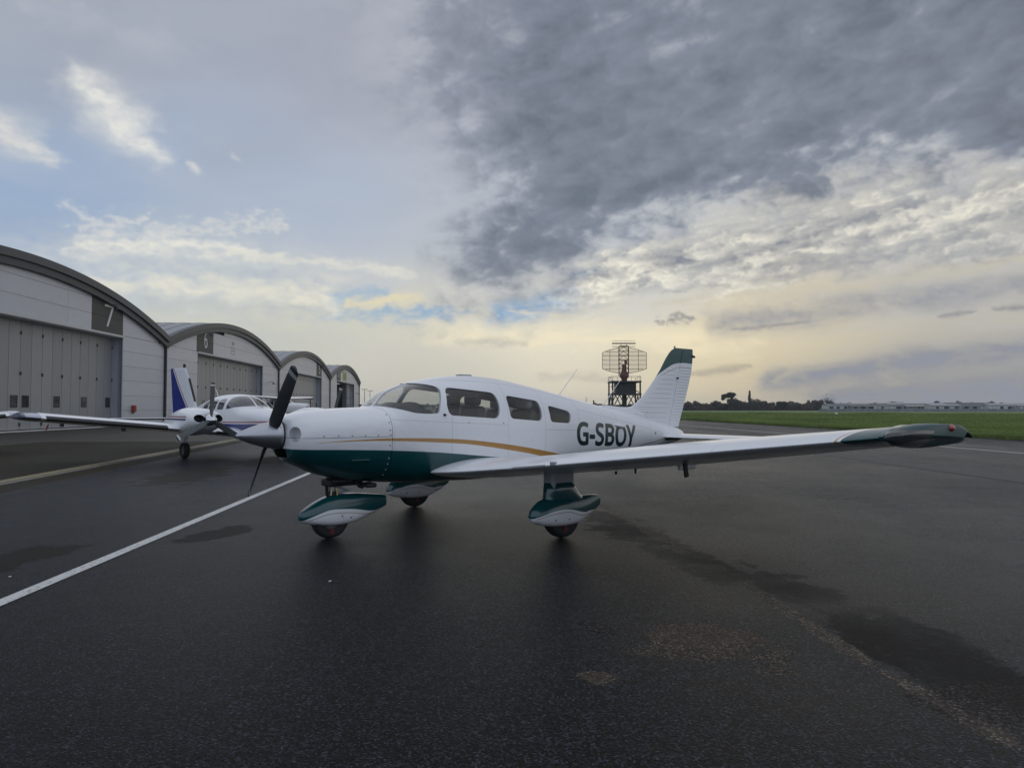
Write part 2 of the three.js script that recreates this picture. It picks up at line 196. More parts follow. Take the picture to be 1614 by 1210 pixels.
function roundShape(pts, r) { const s = new THREE.Shape(), n = pts.length, V = pts.map(p => new THREE.Vector2(...p)); for (let i = 0; i < n; i++) { const p = V[(i + n - 1) % n], c = V[i], q = V[(i + 1) % n], rr = Math.min(r, c.distanceTo(p) * 0.48, c.distanceTo(q) * 0.48), a = c.clone().add(p.clone().sub(c).setLength(rr)), b = c.clone().add(q.clone().sub(c).setLength(rr)); if (i === 0) s.moveTo(a.x, a.y); else s.lineTo(a.x, a.y); s.quadraticCurveTo(c.x, c.y, b.x, b.y); } s.closePath(); return s; }
const prism = (shape, z0, z1) => { const g = new THREE.ExtrudeGeometry(shape, { depth: z1 - z0, bevelEnabled: false, curveSegments: 8 }); g.translate(0, 0, z0); return g; };

// the apron's own directions: s runs along the hangar row away from the camera, t from the hangars towards the grass
const HA = -54.81 * D2R, HD = new THREE.Vector3(Math.cos(HA), 0, Math.sin(HA)), HN = new THREE.Vector3(-HD.z, 0, HD.x), HTURN = -HA;
const AP = (s, t, y = 0) => [CAM.x + HD.x * s + HN.x * t, y, CAM.z + HD.z * s + HN.z * t];
const VP = (lat, dep, y = 0) => [CAM.x + RT.x * lat + FW.x * dep, y, CAM.z + RT.z * lat + FW.z * dep];
// ------------------------------------------------------------------ ground, apron, grass
struct('ground', new THREE.CircleGeometry(1000, 96).rotateX(-Math.PI / 2), std([0.035, 0.045, 0.018], 0.95), [0, -0.03, 0]);
// stone chips of the tarmac: height by distance to the nearest and second nearest stone, 1.5 m tile
const STONE = (() => {
  const n = 1024, cell = 10.24, m = 100, r = rng(5), px = new Float32Array(m * m), py = new Float32Array(m * m), hh = new Float32Array(m * m);
  for (let i = 0; i < m * m; i++) { px[i] = r(); py[i] = r(); hh[i] = r(); }
  const sc = m / n, H = new Float32Array(n * n), K = new Float32Array(n * n);
  for (let j = 0; j < n; j++) for (let i = 0; i < n; i++) {
    const x = i * sc, y = j * sc, cx = Math.floor(x), cy = Math.floor(y); let d1 = 9, d2 = 9, hb = 0;
    for (let b = -1; b <= 1; b++) for (let a = -1; a <= 1; a++) { const k = ((cy + b + m) % m) * m + (cx + a + m) % m, dx = cx + a + px[k] - x, dy = cy + b + py[k] - y, d = dx * dx + dy * dy; if (d < d1) { d2 = d1; d1 = d; hb = hh[k]; } else if (d < d2) d2 = d; }
    const e = Math.sqrt(d2) - Math.sqrt(d1); H[j * n + i] = clamp(e * 2.2) * (0.35 + 0.65 * hb) + 0.12 * noise2(i * 0.4, j * 0.4); K[j * n + i] = clamp(e * 3.5 - 0.15) * (0.1 + 17 * hb ** 3) + 0.1;  // K: chip and binder colour, with gap shade and wet glint painted in
  }
  return { n, H, K };
})();
const stoneBump = dataTex(1024, 1024, (i, j, o) => { o[0] = o[1] = o[2] = 20 + STONE.H[j * 1024 + i] * 215; }, false, true);
stoneBump.repeat.set(1 / 1.1, 1 / 1.1);
// colour and wetness of the near tarmac, by (s, t)
const NS0 = -6, NT0 = -17, NSZ = 36, TW = 2048;
const blob = (s, t, cs, ct, rs, rt, ang, n) => { const c = Math.cos(ang), q = Math.sin(ang), a = ((s - cs) * c + (t - ct) * q) / rs, b = (-(s - cs) * q + (t - ct) * c) / rt; return 1 - sstep(0.75, 1.05, Math.hypot(a, b) + n); };
const lineK = (s, t, P, w, n) => { const [d] = lineDist(P, s, t); return 1 - sstep(0.6, 1.15, d / w + n); };
function tarmac(s, t) {
  const big = fbm(s * 0.14, t * 0.23 + 5, 4), mid = fbm(s * 0.9 + 8, t * 0.9, 4, 0.55), fine = fbm(s * 7, t * 7, 3, 0.6), e1 = fbm(s * 2.3 + 3, t * 2.3, 5, 0.62);
  let c = [0.0054, 0.0066, 0.0088], rg = 0.36 + big * 0.1 + mid * 0.05; const k = 1 + big * 0.22 + mid * 0.2 + fine * 0.25; c = c.map(v => v * k);
  let silt = 0; const put = (col, rough, a) => { silt = Math.max(silt, a); for (let i = 0; i < 3; i++) c[i] += (col[i] - c[i]) * a; rg += (rough - rg) * a; };
  // older brown tarmac beyond the drain strip
  put([0.034 * k, 0.030 * k, 0.019 * k], 0.6 + mid * 0.06, sstep(-0.12, 0.1, -(t + 7.55) + 0.04 * e1 - 0.08 * (s - 12)));
  // brown silt and repair patches
  put([0.016, 0.0125, 0.0095], 0.6, 0.85 * blob(s, t, 8.15, -2.75, 0.62, 0.27, 0.35, e1 * 0.75));
  put([0.016, 0.0125, 0.0095], 0.6, 0.85 * blob(s, t, 6.9, -4.2, 0.85, 0.42, 0.2, e1 * 0.7));
  put([0.019, 0.0165, 0.012], 0.56, 0.8 * blob(s, t, 15.2, -5.7, 2.3, 0.75, -0.1, e1 * 0.8));
  put([0.019, 0.0165, 0.012], 0.56, 0.7 * blob(s, t, 19.5, -5.2, 2.4, 0.6, 0.1, e1 * 0.9));
  // trodden silt trail with a damp dark fringe
  put([0.003, 0.0032, 0.004], 0.56, clamp(0.62 + 0.9 * mid + 0.6 * e1, 0.12, 0.85) * lineK(s, t, [[9.5, 1.7], [7.3, 1.95], [6.2, 2.2], [5.3, 2.5], [4.4, 2.62], [3.6, 2.55], [3.1, 2.75]], 0.3 + 0.14 * mid, e1 * 1.9));
  put([0.085, 0.07, 0.056], 0.6, 0.5 * lineK(s, t, [[11.5, 1.9], [10, 1.95], [8.3, 2.05], [6.8, 2.12]], 0.08, e1 * 2.2));
  put([0.085, 0.07, 0.056], 0.6, 0.75 * lineK(s, t, [[5.6, 2.22], [4.7, 2.2], [3.8, 2.2], [3.3, 2.25], [2.6, 2.3]], 0.055, e1 * 1.9));
  put([0.068, 0.054, 0.042], 0.6, 0.8 * blob(s, t, 4.38, 1.48, 0.3, 0.36, -0.2, e1 * 1.25));
  put([0.06, 0.048, 0.038], 0.6, 0.6 * blob(s, t, 4.0, 1.45, 0.22, 0.4, 0.4, e1 * 1.6));
  put([0.068, 0.054, 0.042], 0.6, 0.75 * blob(s, t, 3.72, 0.67, 0.09, 0.12, 0, e1 * 1.4)); put([0.036, 0.031, 0.027], 0.74, 0.4 * blob(s, t, 4.52, 0.85, 0.16, 0.12, 0, e1 * 1.6));
  put([0.034, 0.03, 0.027], 0.72, 0.55 * blob(s, t, 3.25, 2.55, 0.25, 0.42, 0, e1 * 1.5));
  return [c, rg, silt];
}
const CS0 = 1.2, CT0 = -4.7, CSZ = 9.4; // the closest tarmac gets a finer sheet
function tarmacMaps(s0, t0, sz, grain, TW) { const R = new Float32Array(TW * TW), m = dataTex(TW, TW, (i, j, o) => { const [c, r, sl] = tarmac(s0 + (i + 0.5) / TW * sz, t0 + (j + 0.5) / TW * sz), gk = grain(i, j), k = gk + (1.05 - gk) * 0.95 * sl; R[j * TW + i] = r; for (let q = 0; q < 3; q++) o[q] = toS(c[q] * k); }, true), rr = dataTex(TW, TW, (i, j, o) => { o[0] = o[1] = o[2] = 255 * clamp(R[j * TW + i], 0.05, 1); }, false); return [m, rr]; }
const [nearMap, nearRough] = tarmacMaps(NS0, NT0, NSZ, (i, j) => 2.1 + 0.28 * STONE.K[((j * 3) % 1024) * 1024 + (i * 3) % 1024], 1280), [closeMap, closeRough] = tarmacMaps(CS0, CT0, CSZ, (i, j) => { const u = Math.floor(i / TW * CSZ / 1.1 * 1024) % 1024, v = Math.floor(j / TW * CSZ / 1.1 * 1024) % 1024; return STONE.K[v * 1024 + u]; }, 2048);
function apronGeo(s0, s1, t0, t1, uvMetres, hole, fr = [NS0, NT0, NSZ]) { // rectangle in (s, t), laid flat
  const sh = new THREE.Shape([[s0, t0], [s1, t0], [s1, t1], [s0, t1]].map(p => new THREE.Vector2(...p))); if (hole) sh.holes.push(new THREE.Path([[hole[0], hole[2]], [hole[0], hole[3]], [hole[1], hole[3]], [hole[1], hole[2]]].map(p => new THREE.Vector2(...p))));
  const g = new THREE.ShapeGeometry(sh); const p = g.attributes.position, u = g.attributes.uv; for (let i = 0; i < p.count; i++) { const s = p.getX(i), t = p.getY(i); if (uvMetres) u.setXY(i, s, t); else u.setXY(i, (s - fr[0]) / fr[2], (t - fr[1]) / fr[2]); }
  g.rotateX(Math.PI / 2); const ix = g.index; for (let i = 0; i < ix.count; i += 3) { const a = ix.getX(i); ix.setX(i, ix.getX(i + 2)); ix.setX(i + 2, a); } g.computeVertexNormals(); return g;
}
const APOS = AP(0, 0, 0);
const nb = stoneBump.clone(); nb.repeat.set(NSZ / 1.1, NSZ / 1.1); nb.needsUpdate = true; const cb = stoneBump.clone(); cb.repeat.set(CSZ / 1.1, CSZ / 1.1); cb.needsUpdate = true;
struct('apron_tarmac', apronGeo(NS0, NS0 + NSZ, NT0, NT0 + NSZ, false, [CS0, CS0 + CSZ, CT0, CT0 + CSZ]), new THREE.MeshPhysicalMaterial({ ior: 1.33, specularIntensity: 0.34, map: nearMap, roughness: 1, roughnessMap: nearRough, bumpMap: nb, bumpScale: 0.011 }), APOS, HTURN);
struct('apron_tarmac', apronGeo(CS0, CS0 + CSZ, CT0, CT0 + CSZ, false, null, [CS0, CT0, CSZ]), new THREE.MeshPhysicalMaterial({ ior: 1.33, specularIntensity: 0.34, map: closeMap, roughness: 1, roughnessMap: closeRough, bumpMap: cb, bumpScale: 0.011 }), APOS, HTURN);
const farMap = dataTex(1024, 1024, (i, j, o) => { const s = i / 1024 * 90, t = j / 1024 * 90, w = Math.min(1, Math.min(s, t, 90 - s, 90 - t) / 6), big = fbm(s * 0.16, t * 0.3, 4) * w, mid = fbm(s * 0.9, t * 0.9, 4, 0.6) * w; const k = 1 + big * 0.35 + mid * 0.4; o[0] = toS(0.0142 * k); o[1] = toS(0.0182 * k); o[2] = toS(0.0265 * k); }, true, true); farMap.repeat.set(1 / 90, 1 / 90);
const farRough = dataTex(512, 512, (i, j, o) => { const s = i / 512 * 90, t = j / 512 * 90, w = Math.min(1, Math.min(s, t, 90 - s, 90 - t) / 6); o[0] = o[1] = o[2] = 255 * clamp(0.4 + 0.12 * fbm(s * 0.12 + 4, t * 0.34, 4) * w); }, false, true); farRough.repeat.set(1 / 90, 1 / 90);
const farMat = new THREE.MeshPhysicalMaterial({ ior: 1.33, specularIntensity: 0.34, map: farMap, roughness: 1, roughnessMap: farRough, bumpMap: stoneBump, bumpScale: 0.011 });
struct('apron_tarmac', apronGeo(-60, 420, -7.6, 23.6, true, [NS0, NS0 + NSZ, NT0 + 9.4, NT0 + NSZ]), farMat, APOS, HTURN);
{ // older, browner tarmac in front of the hangars: two sheets round the near sheet
  const m = farMap.clone(); const oldMap = dataTex(512, 512, (i, j, o) => { const s = i / 512 * 60, t = j / 512 * 60, w = Math.min(1, Math.min(s, t, 60 - s, 60 - t) / 5), k = 1 + 0.45 * w * fbm(s * 0.2, t * 0.5, 4) + 0.3 * w * fbm(s * 1.2, t * 1.2, 3); o[0] = toS(0.034 * k); o[1] = toS(0.030 * k); o[2] = toS(0.019 * k); }, true, true); oldMap.repeat.set(1 / 60, 1 / 60);
  const mat = new THREE.MeshStandardMaterial({ map: oldMap, roughness: 0.66, bumpMap: stoneBump, bumpScale: 0.004 });
  struct('old_tarmac', apronGeo(-60, 420, -75, NT0, true), mat, APOS, HTURN);
  struct('old_tarmac', apronGeo(-60, NS0, NT0, -7.6, true), mat, APOS, HTURN);
  struct('old_tarmac', apronGeo(NS0 + NSZ, 420, NT0, -7.6, true), mat, APOS, HTURN);
}
// painted lines and the drain strip
const wornPaint = (w, h, rgb, base, wear) => canvasTex(w, h, (x) => { const im = x.createImageData(w, h), r = rng(w + h); for (let j = 0; j < h; j++) for (let i = 0; i < w; i++) { const k = clamp(0.5 + 2.4 * fbm(i * 0.11, j * 0.11, 4, 0.65) + wear + (r() - 0.5) * 0.5 + 0.7 * fbm(i * 0.012, j * 0.03, 3)), e = Math.min(j, h - 1 - j) / h * 14; const q = clamp(k * Math.min(1, e + 0.35)), p = (j * w + i) * 4; for (let c = 0; c < 3; c++) im.data[p + c] = base[c] + (rgb[c] - base[c]) * q; im.data[p + 3] = 255; } x.putImageData(im, 0, 0); });
function strip(name, s0, s1, tc, w, y, mat, slope = 0) { const g = apronGeo(s0, s1, tc - w / 2, tc + w / 2, true); const p = g.attributes.position, u = g.attributes.uv; for (let i = 0; i < p.count; i++) { const s = p.getX(i), v = (p.getZ(i) - tc + w / 2) / w; u.setXY(i, s / 6, v); if (slope) p.setZ(i, p.getZ(i) + slope * (s - s0)); } const m = struct(name, g, mat, [APOS[0], y, APOS[2]], HTURN); return m; }
const whiteTex = wornPaint(1024, 32, [206, 206, 203], [120, 120, 120], 0.75); whiteTex.wrapS = THREE.RepeatWrapping;
strip('white_line', -4, 80, -3.33, 0.125, 0.004, new THREE.MeshStandardMaterial({ map: whiteTex, roughness: 0.55, bumpMap: stoneBump.clone(), bumpScale: 0.001 }));
const farWhite = new THREE.MeshStandardMaterial({ map: whiteTex, roughness: 0.6 });
strip('white_line', 2, 120, 16.9, 0.14, 0.004, farWhite);
strip('pale_seam', 34, 110, 13.4, 0.5, 0.004, std([0.05, 0.05, 0.052], 0.6)); strip('pale_seam', 34, 110, 16.1, 0.4, 0.004, std([0.048, 0.048, 0.05], 0.6));
strip('dark_repair_strip', 11, 120, 10.7, 0.9, 0.004, new THREE.MeshStandardMaterial({ color: new THREE.Color(0.011, 0.011, 0.0125), roughness: 0.55, bumpMap: stoneBump, bumpScale: 0.004 }), 0.012);
const concTex = wornPaint(1024, 64, [126, 120, 106], [72, 68, 60], 0.2); concTex.wrapS = THREE.RepeatWrapping;
strip('drain_strip', -4, 80, -7.28, 0.52, 0.004, new THREE.MeshStandardMaterial({ map: concTex, roughness: 0.75 }), -0.075);
const yelTex = wornPaint(1024, 32, [164, 148, 92], [108, 103, 88], 0.15); yelTex.wrapS = THREE.RepeatWrapping;
strip('yellow_line', -4, 80, -7.36, 0.15, 0.008, new THREE.MeshStandardMaterial({ map: yelTex, roughness: 0.7 }), -0.075);
// grass field beyond the apron
{
  const gm = dataTex(512, 512, (i, j, o) => { const w = Math.min(1, Math.min(i, j, 511 - i, 511 - j) / 40), k = 1 + 0.35 * w * fbm(i * 0.02, j * 0.05, 4) + 0.35 * w * fbm(i * 0.2, j * 0.2, 3); o[0] = toS(0.11 * k); o[1] = toS(0.155 * k); o[2] = toS(0.042 * k); }, true, true); gm.repeat.set(1 / 40, 1 / 40);
  struct('grass_field', apronGeo(-80, 800, 23.6, 600, true), new THREE.MeshStandardMaterial({ map: gm, roughness: 0.9 }), [APOS[0], 0.0, APOS[2]], HTURN);
  const r = rng(9), N = 150000, bl = new THREE.BufferGeometry(); const P = []; for (let k = 0; k < 4; k++) { const a = k * 1.7, c = Math.cos(a), s = Math.sin(a), l = 0.05 + 0.03 * k; P.push(-0.02 * c + 0.03 * s, 0, -0.02 * s, 0.02 * c + 0.03 * s, 0, 0.02 * s, (0.5 - k / 4) * 0.09 + l * 0.2 * c, 0.11 + 0.02 * k, l * s); }
  bl.setAttribute('position', new THREE.Float32BufferAttribute(P, 3)); bl.computeVertexNormals();
  const im = new THREE.InstancedMesh(bl, new THREE.MeshStandardMaterial({ color: 0xffffff, roughness: 0.85, side: THREE.DoubleSide }), N), M = new THREE.Matrix4(), Q = new THREE.Quaternion(), U = new THREE.Vector3(0, 1, 0), col = new THREE.Color();
  for (let i = 0; i < N; i++) { const d = 3 + 135 * Math.pow(r(), 1.7), ang = (2 + 38 * r()) * D2R, lat = Math.sin(ang) * (d + 24), dep = Math.cos(ang) * (d + 24); const w = VP(lat, dep), ds = (w[0] - CAM.x) * HD.x + (w[2] - CAM.z) * HD.z; let dt = (w[0] - CAM.x) * HN.x + (w[2] - CAM.z) * HN.z; if (dt < 23.55) dt = 23.5 + r() * r() * 4; const q = AP(ds, dt), s = (0.6 + 0.9 * r()) * (1 + d / 90); M.compose(new THREE.Vector3(q[0], 0, q[2]), Q.setFromAxisAngle(U, r() * 6.28), new THREE.Vector3(s, s * (0.7 + 0.5 * fbm(q[0] * 0.1, q[2] * 0.1, 2)), s)); im.setMatrixAt(i, M); const k = (0.75 + 0.5 * r()) * (1 + 0.5 * fbm(ds * 0.09, dt * 0.2, 3)); im.setColorAt(i, col.setRGB(0.16 * k * (0.85 + 0.4 * r()), 0.225 * k, 0.055 * k)); }
  im.name = 'grass'; im.userData = { kind: 'stuff', label: 'short green grass of the airfield beyond the apron', category: 'grass' }; scene.add(im);
}
// ------------------------------------------------------------------ hangars: barrel roofs in a row; local x runs along the row, z towards the apron, facade at z = 0
const font = await new FontLoader().loadAsync('fonts/droid/droid_sans_regular.typeface.json');
const HW = 17.8, HR = 57.2, HCY = 10.04 - HR, roofY = x => HCY + Math.sqrt(HR * HR - x * x);
const cladTone = [0.53, 0.545, 0.555, 0.57].map(k => { const seed = k * 1000; const t = dataTex(256, 256, (i, j, o) => { const n = 1 + 0.05 * fbm(i * 0.02 + seed, j * 0.05, 4) - 0.07 * Math.max(0, fbm(i * 0.25 + seed, j * 0.012, 3)) + 0.02 * noise2(i * 0.9, j * 0.9); o[0] = toS(k * 0.94 * n); o[1] = toS(k * 0.98 * n); o[2] = toS(k * 1.08 * n); }, true, true); t.repeat.set(0.16, 0.28); return new THREE.MeshStandardMaterial({ map: t, roughness: 0.42, metalness: 0.15 }); });
const M_BACK = std([0.05, 0.05, 0.055], 0.8), M_FASC = std([0.075, 0.08, 0.088], 0.5, { metalness: 0.2 }), M_FASC2 = std([0.055, 0.06, 0.068], 0.5, { metalness: 0.2 }), M_ROOF = std([0.3, 0.31, 0.32], 0.5, { metalness: 0.3 }), M_DARK = std([0.03, 0.032, 0.035], 0.6), M_DRIP = std([0.62, 0.62, 0.63], 0.5), M_SIGN = std([0.062, 0.064, 0.056], 0.6), M_NUM = std([0.78, 0.78, 0.76], 0.5), M_JAMB = std([0.33, 0.345, 0.39], 0.5), M_WIN = phys([0.02, 0.022, 0.026], 0.08), M_STEEL = std([0.2, 0.2, 0.2], 0.5, { metalness: 0.5 });
const leafMats = [0.29, 0.305, 0.32].map((k, q) => { const t = dataTex(128, 512, (i, j, o) => { const n = 1 + 0.06 * fbm(i * 0.05 + q * 9, j * 0.01, 4) - 0.1 * Math.max(0, fbm(i * 0.12, j * 0.006 + q * 5, 3)); o[0] = toS(k * 0.96 * n); o[1] = toS(k * n); o[2] = toS(k * 1.04 * n); }, true, true); return new THREE.MeshStandardMaterial({ map: t, roughness: 0.45, metalness: 0.15 }); });
const gapW = 0.012;
function archPiece(x0, x1, y0, y1, clip) { // cladding piece whose top may follow the arch
  const S = new THREE.Shape(), n = 14; S.moveTo(x0, y0); S.lineTo(x1, y0); for (let i = 0; i <= n; i++) { const x = x1 + (x0 - x1) * i / n; S.lineTo(x, Math.min(y1, clip(x))); } S.closePath();
  const g = new THREE.ExtrudeGeometry(S, { depth: 0.06, bevelEnabled: true, bevelSize: 0.006, bevelThickness: 0.006, bevelSegments: 1, curveSegments: 1 }); return g;
}
function archBand(lo, hi, z0, z1, n = 48) { const S = new THREE.Shape(); for (let i = 0; i <= n; i++) { const x = -HW + 0.01 + (2 * HW - 0.02) * i / n, y = roofY(x) + hi; i ? S.lineTo(x, y) : S.moveTo(x, y); } for (let i = n; i >= 0; i--) { const x = -HW + 0.01 + (2 * HW - 0.02) * i / n; S.lineTo(x, roofY(x) + lo); } S.closePath(); const g = new THREE.ExtrudeGeometry(S, { depth: z1 - z0, bevelEnabled: false, curveSegments: 1 }); g.translate(0, 0, z0); return toCreasedNormals(g, 0.5); }
const bandLo = archBand(-0.86, -0.44, -0.02, 0.34), bandHi = archBand(-0.43, 0.03, 0.0, 0.48), roofG = archBand(-0.28, 0, -46, -0.002);
const ribG = (() => { const S = []; const n = 40; for (let i = 0; i <= n; i++) { const x = -HW + 0.02 + (2 * HW - 0.04) * i / n; S.push([[x, roofY(x) - 0.02, -0.03], [x, roofY(x) + 0.06, -0.03], [x, roofY(x) + 0.06, 0.03], [x, roofY(x) - 0.02, 0.03]]); } return grid(S); })();
const DOORW = 10.6, DOORH = 6.52, REC = 0.75, LEAF = 2 * DOORW / 20;
const leafG = rbox(-LEAF / 2 + 0.014, LEAF / 2 - 0.014, 0.1, DOORH + 0.15, -0.05, 0.05, 0.012, 1), leafWin = merge([box(-0.33, 0.33, 1.38, 1.41, 0.045, 0.07), box(-0.33, 0.33, 2.06, 2.09, 0.045, 0.07), box(-0.33, -0.30, 1.41, 2.06, 0.045, 0.07), box(0.30, 0.33, 1.41, 2.06, 0.045, 0.07)]), leafPane = box(-0.3, 0.3, 1.41, 2.06, 0.045, 0.056), hingeG = merge([rbox(-0.05, 0.05, 3.25, 3.45, 0.03, 0.12, 0.02), rbox(-0.05, 0.05, 0.3, 0.5, 0.03, 0.12, 0.02), rbox(-0.05, 0.05, 5.6, 5.8, 0.03, 0.1, 0.02)]);
const pipeG = merge([rod([0, 0, 0.14], [0, 6.7, 0.14], 0.1, 0.1, 12), rbox(-0.24, 0.24, 6.3, 6.75, 0.0, 0.3, 0.03), box(-0.14, 0.14, 2.2, 2.28, 0, 0.2), box(-0.14, 0.14, 4.4, 4.48, 0, 0.2)]);
const wallLampG = merge([rod([0, 0, 0], [0, 0.02, 0.55], 0.025), rod([0, 0.02, 0.55], [0, -0.12, 0.62], 0.025), new THREE.CylinderGeometry(0.06, 0.2, 0.18, 14).translate(0, -0.2, 0.62)]);
function hangar(sc, num, side, open, label) {
  const H = thing('hangar', label, 'hangar', AP(sc + 1.9, -25), HTURN, 'arched hangars in a row'); const r = rng(num * 31);
  const pm = () => cladTone[Math.floor(r() * 4)], clip = x => roofY(x) - 0.8;
  const rows = [0.06, 1.16, 2.24, 3.33, 4.42, 5.5, 6.58, 7.66, 8.74, 9.9];
  // backing wall with the door opening, and the cladding panels on it
  part('wall', merge([box(-HW + 0.02, -DOORW, 0, 6.45, -0.25, -0.02), box(DOORW, HW - 0.02, 0, 6.45, -0.25, -0.02), box(-HW + 0.02, -HW + 0.25, 0, 6.8, -46, -0.25), box(HW - 0.25, HW - 0.02, 0, 6.8, -46, -0.25), box(-HW + 0.25, HW - 0.25, 0, 6.8, -46, -45.8), archPiece(-HW + 0.05, HW - 0.05, 6.451, 20, x => roofY(x) - 0.29).translate(0, 0, -0.24).scale(1, 1, 0.9), archPiece(-HW + 0.3, HW - 0.3, 6.8, 20, x => roofY(x) - 0.29).translate(0, 0, -45.9)]), M_BACK, H);
  const sg = side > 0 ? [6.2, 10.55] : [-10.9, -6.55];
  for (let k = 0; k + 1 < rows.length; k++) {
    const y0 = rows[k] + gapW, y1 = rows[k + 1] - gapW;
    if (k < 6) { for (const [a, b] of [[-HW + 0.16, -DOORW - 0.012], [DOORW + 0.012, HW - 0.16]]) part('cladding_panel', archPiece(a, b, y0, y1, clip), pm(), H); continue; }
    const half = k === 6 ? HW - 1.2 : k === 7 ? 13.9 : 8.9, lo = k === 6 ? 6.6 : y0;
    const cuts = [-half, ...(k === 6 ? [-DOORW] : []), -3.4, 3.4, ...(k === 6 ? [DOORW] : []), half].filter(c => c < sg[0] - 0.3 || c > sg[1] + 0.3); if (half > Math.abs(sg[0])) cuts.push(sg[0], Math.min(sg[1], half)); cuts.sort((a, b) => a - b);
    for (let i = 0; i + 1 < cuts.length; i++) { const a = cuts[i] + gapW, b = cuts[i + 1] - gapW; if (b - a < 0.1) continue; const isSign = a > sg[0] - 0.1 && b < sg[1] + 0.1; let bb = b, aa = a; while (clip(bb) < lo + 0.04 && bb > aa) bb -= 0.05; while (clip(aa) < lo + 0.04 && bb > aa) aa += 0.05; if (bb - aa < 0.1) continue; part(isSign ? 'number_panel' : 'cladding_panel', archPiece(aa, bb, lo, y1, clip), isSign ? M_SIGN : pm(), H); }
  }
  part('fascia', bandLo, M_FASC2, H); part('roof_edge', bandHi, M_FASC, H); const rf = part('roof', roofG, M_ROOF, H);
  for (let i = 0; i < 14; i++) part('roof_seam', ribG, M_ROOF, rf).position.z = -1.2 - i * 1.5;
  part('door_header', merge([box(-DOORW - 0.05, DOORW + 0.05, 6.46, 6.57, -0.05, 0.16), box(-DOORW, DOORW, 6.42, 6.458, -REC - 0.1, 0.14)]), M_DRIP, H);
  part('door_track', box(-DOORW, DOORW, 6.2, 6.418, -REC - 0.14, -REC - 0.07), M_DARK, H);
  for (const q of [-1, 1]) part('door_jamb', box(q * DOORW, q * (DOORW + 0.15), 0, 6.44, -REC - 0.2, -0.003 - 0.018), M_JAMB, H);
  part('door_sill', box(-DOORW, DOORW, 0.0, 0.05, -REC - 0.12, -0.25), M_DRIP, H);
  for (let i = 0; i < 20; i++) { // leaf by leaf; the open hangar has its leaves folded to one side
    if (open && i < 12) continue;
    const lf = part('door_leaf', leafG, leafMats[Math.floor(r() * 3)], H); lf.position.set(-DOORW + LEAF * (i + 0.5), 0, -REC); if (open && i < 14) { lf.rotation.y = (i % 2 ? -1 : 1) * 1.2; lf.position.x += i % 2 ? -0.3 : 0.3; }
    if (i % 2) { const h = part('hinge', hingeG, M_DARK, lf); h.position.x = LEAF / 2; }
    if ([19, 16, 13, 10, 9, 6, 3, 0].includes(i)) { part("window_frame", leafWin, M_DARK, lf); part("pane", leafPane, M_WIN, lf); }
  }
  if (open) part('door_leaf', leafG, leafMats[0], H).position.set(-DOORW + 0.45, 0, -REC - 1.2);
  // number on its dark panel, with a lamp over it
  const nx = (sg[0] + sg[1]) / 2 + (side > 0 ? 0.1 : 0), ny = 7.0;
  let ng; if (num === 7) { const S = new THREE.Shape([[-0.62, 1.52], [-0.62, 1.36], [0.34, 1.36], [-0.34, 0], [-0.16, 0], [0.56, 1.4], [0.56, 1.52]].map(p => new THREE.Vector2(...p))); ng = new THREE.ExtrudeGeometry(S, { depth: 0.05, bevelEnabled: false }); } else { ng = new TextGeometry(String(num), { font, size: 1.5, depth: 0.05, curveSegments: 10 }); ng.computeBoundingBox(); ng.translate(-ng.boundingBox.max.x / 2, 0, 0); ng.scale(0.8, 1, 1); }
  part('number', ng, M_NUM, H).position.set(nx, ny + (num === 7 ? 0.0 : 0.05), 0.069);
  part('sign_lamp', wallLampG, M_DARK, H).position.set(nx - 0.1, Math.min(clip(nx) - 0.1, 9.0), 0.07);
  if (side < 0) for (const [x, y] of [[13.2, 4.6], [13.9, 1.9]]) part('wall_lamp', wallLampG, M_DARK, H).position.set(x, y, 0.07);
  else part('wall_lamp', wallLampG, M_DARK, H).position.set(-14, 5.9, 0.07);
  part('downpipe', pipeG, M_DARK, H).position.set(HW - 0.02, 0, 0.02);
  return H;
}
hangar(40.8, 7, 1, false, 'nearest arched grey hangar, with a large white 7 on its dark panel');
{ const h = hangar(76.4, 6, -1, false, 'second arched grey hangar, with a white 6 on its dark panel'); const m = std([0.3, 0.3, 0.31], 0.5); // pale ghost of an old crest and lettering bar
  part('faded_crest', merge([box(-1.0, -0.3, 8.0, 8.35, 0.067, 0.074), box(-1.5, 0.2, 7.62, 7.74, 0.067, 0.074), box(-1.25, -0.05, 7.35, 7.45, 0.067, 0.074), box(-1.25, -1.15, 7.0, 7.3, 0.067, 0.074), box(-0.95, -0.35, 7.0, 7.08, 0.067, 0.074), box(-0.15, -0.05, 7.0, 7.3, 0.067, 0.074)]), m, h); }
hangar(112, 5, 1, false, 'third arched grey hangar along the row, with a 5 on its panel');
{ const h = hangar(147.6, 4, -1, true, 'farthest arched hangar, with its door open and a yellow sign'); const y = std([0.42, 0.4, 0.1], 0.6), y2 = std([0.28, 0.26, 0.06], 0.6); const sgn = part('yellow_sign', rbox(-3.9, 0.2, 6.85, 8.55, 0.067, 0.1, 0.012, 1), y, h); part('sign_mark', merge([box(-3.2, -0.5, 7.9, 8.1, 0.1, 0.107), box(-3.0, -0.7, 7.5, 7.66, 0.1, 0.107), box(-2.5, -1.2, 7.12, 7.3, 0.1, 0.107)]), y2, sgn); }
{ const c = thing('fire_point', 'small red fire point box on the wall of the nearest hangar, above the far tailplane', 'fire box', AP(54.9, -24.9, 0.0), HTURN); const m = std([0.32, 0.03, 0.02], 0.5); part('cabinet', rbox(-0.18, 0.18, 1.05, 1.55, 0, 0.2, 0.03), m, c); part('door', rbox(-0.14, 0.14, 1.1, 1.5, 0.201, 0.22, 0.008, 1), m, c); part('bracket', box(-0.1, 0.1, 0.95, 1.045, 0, 0.1), M_DARK, c); }
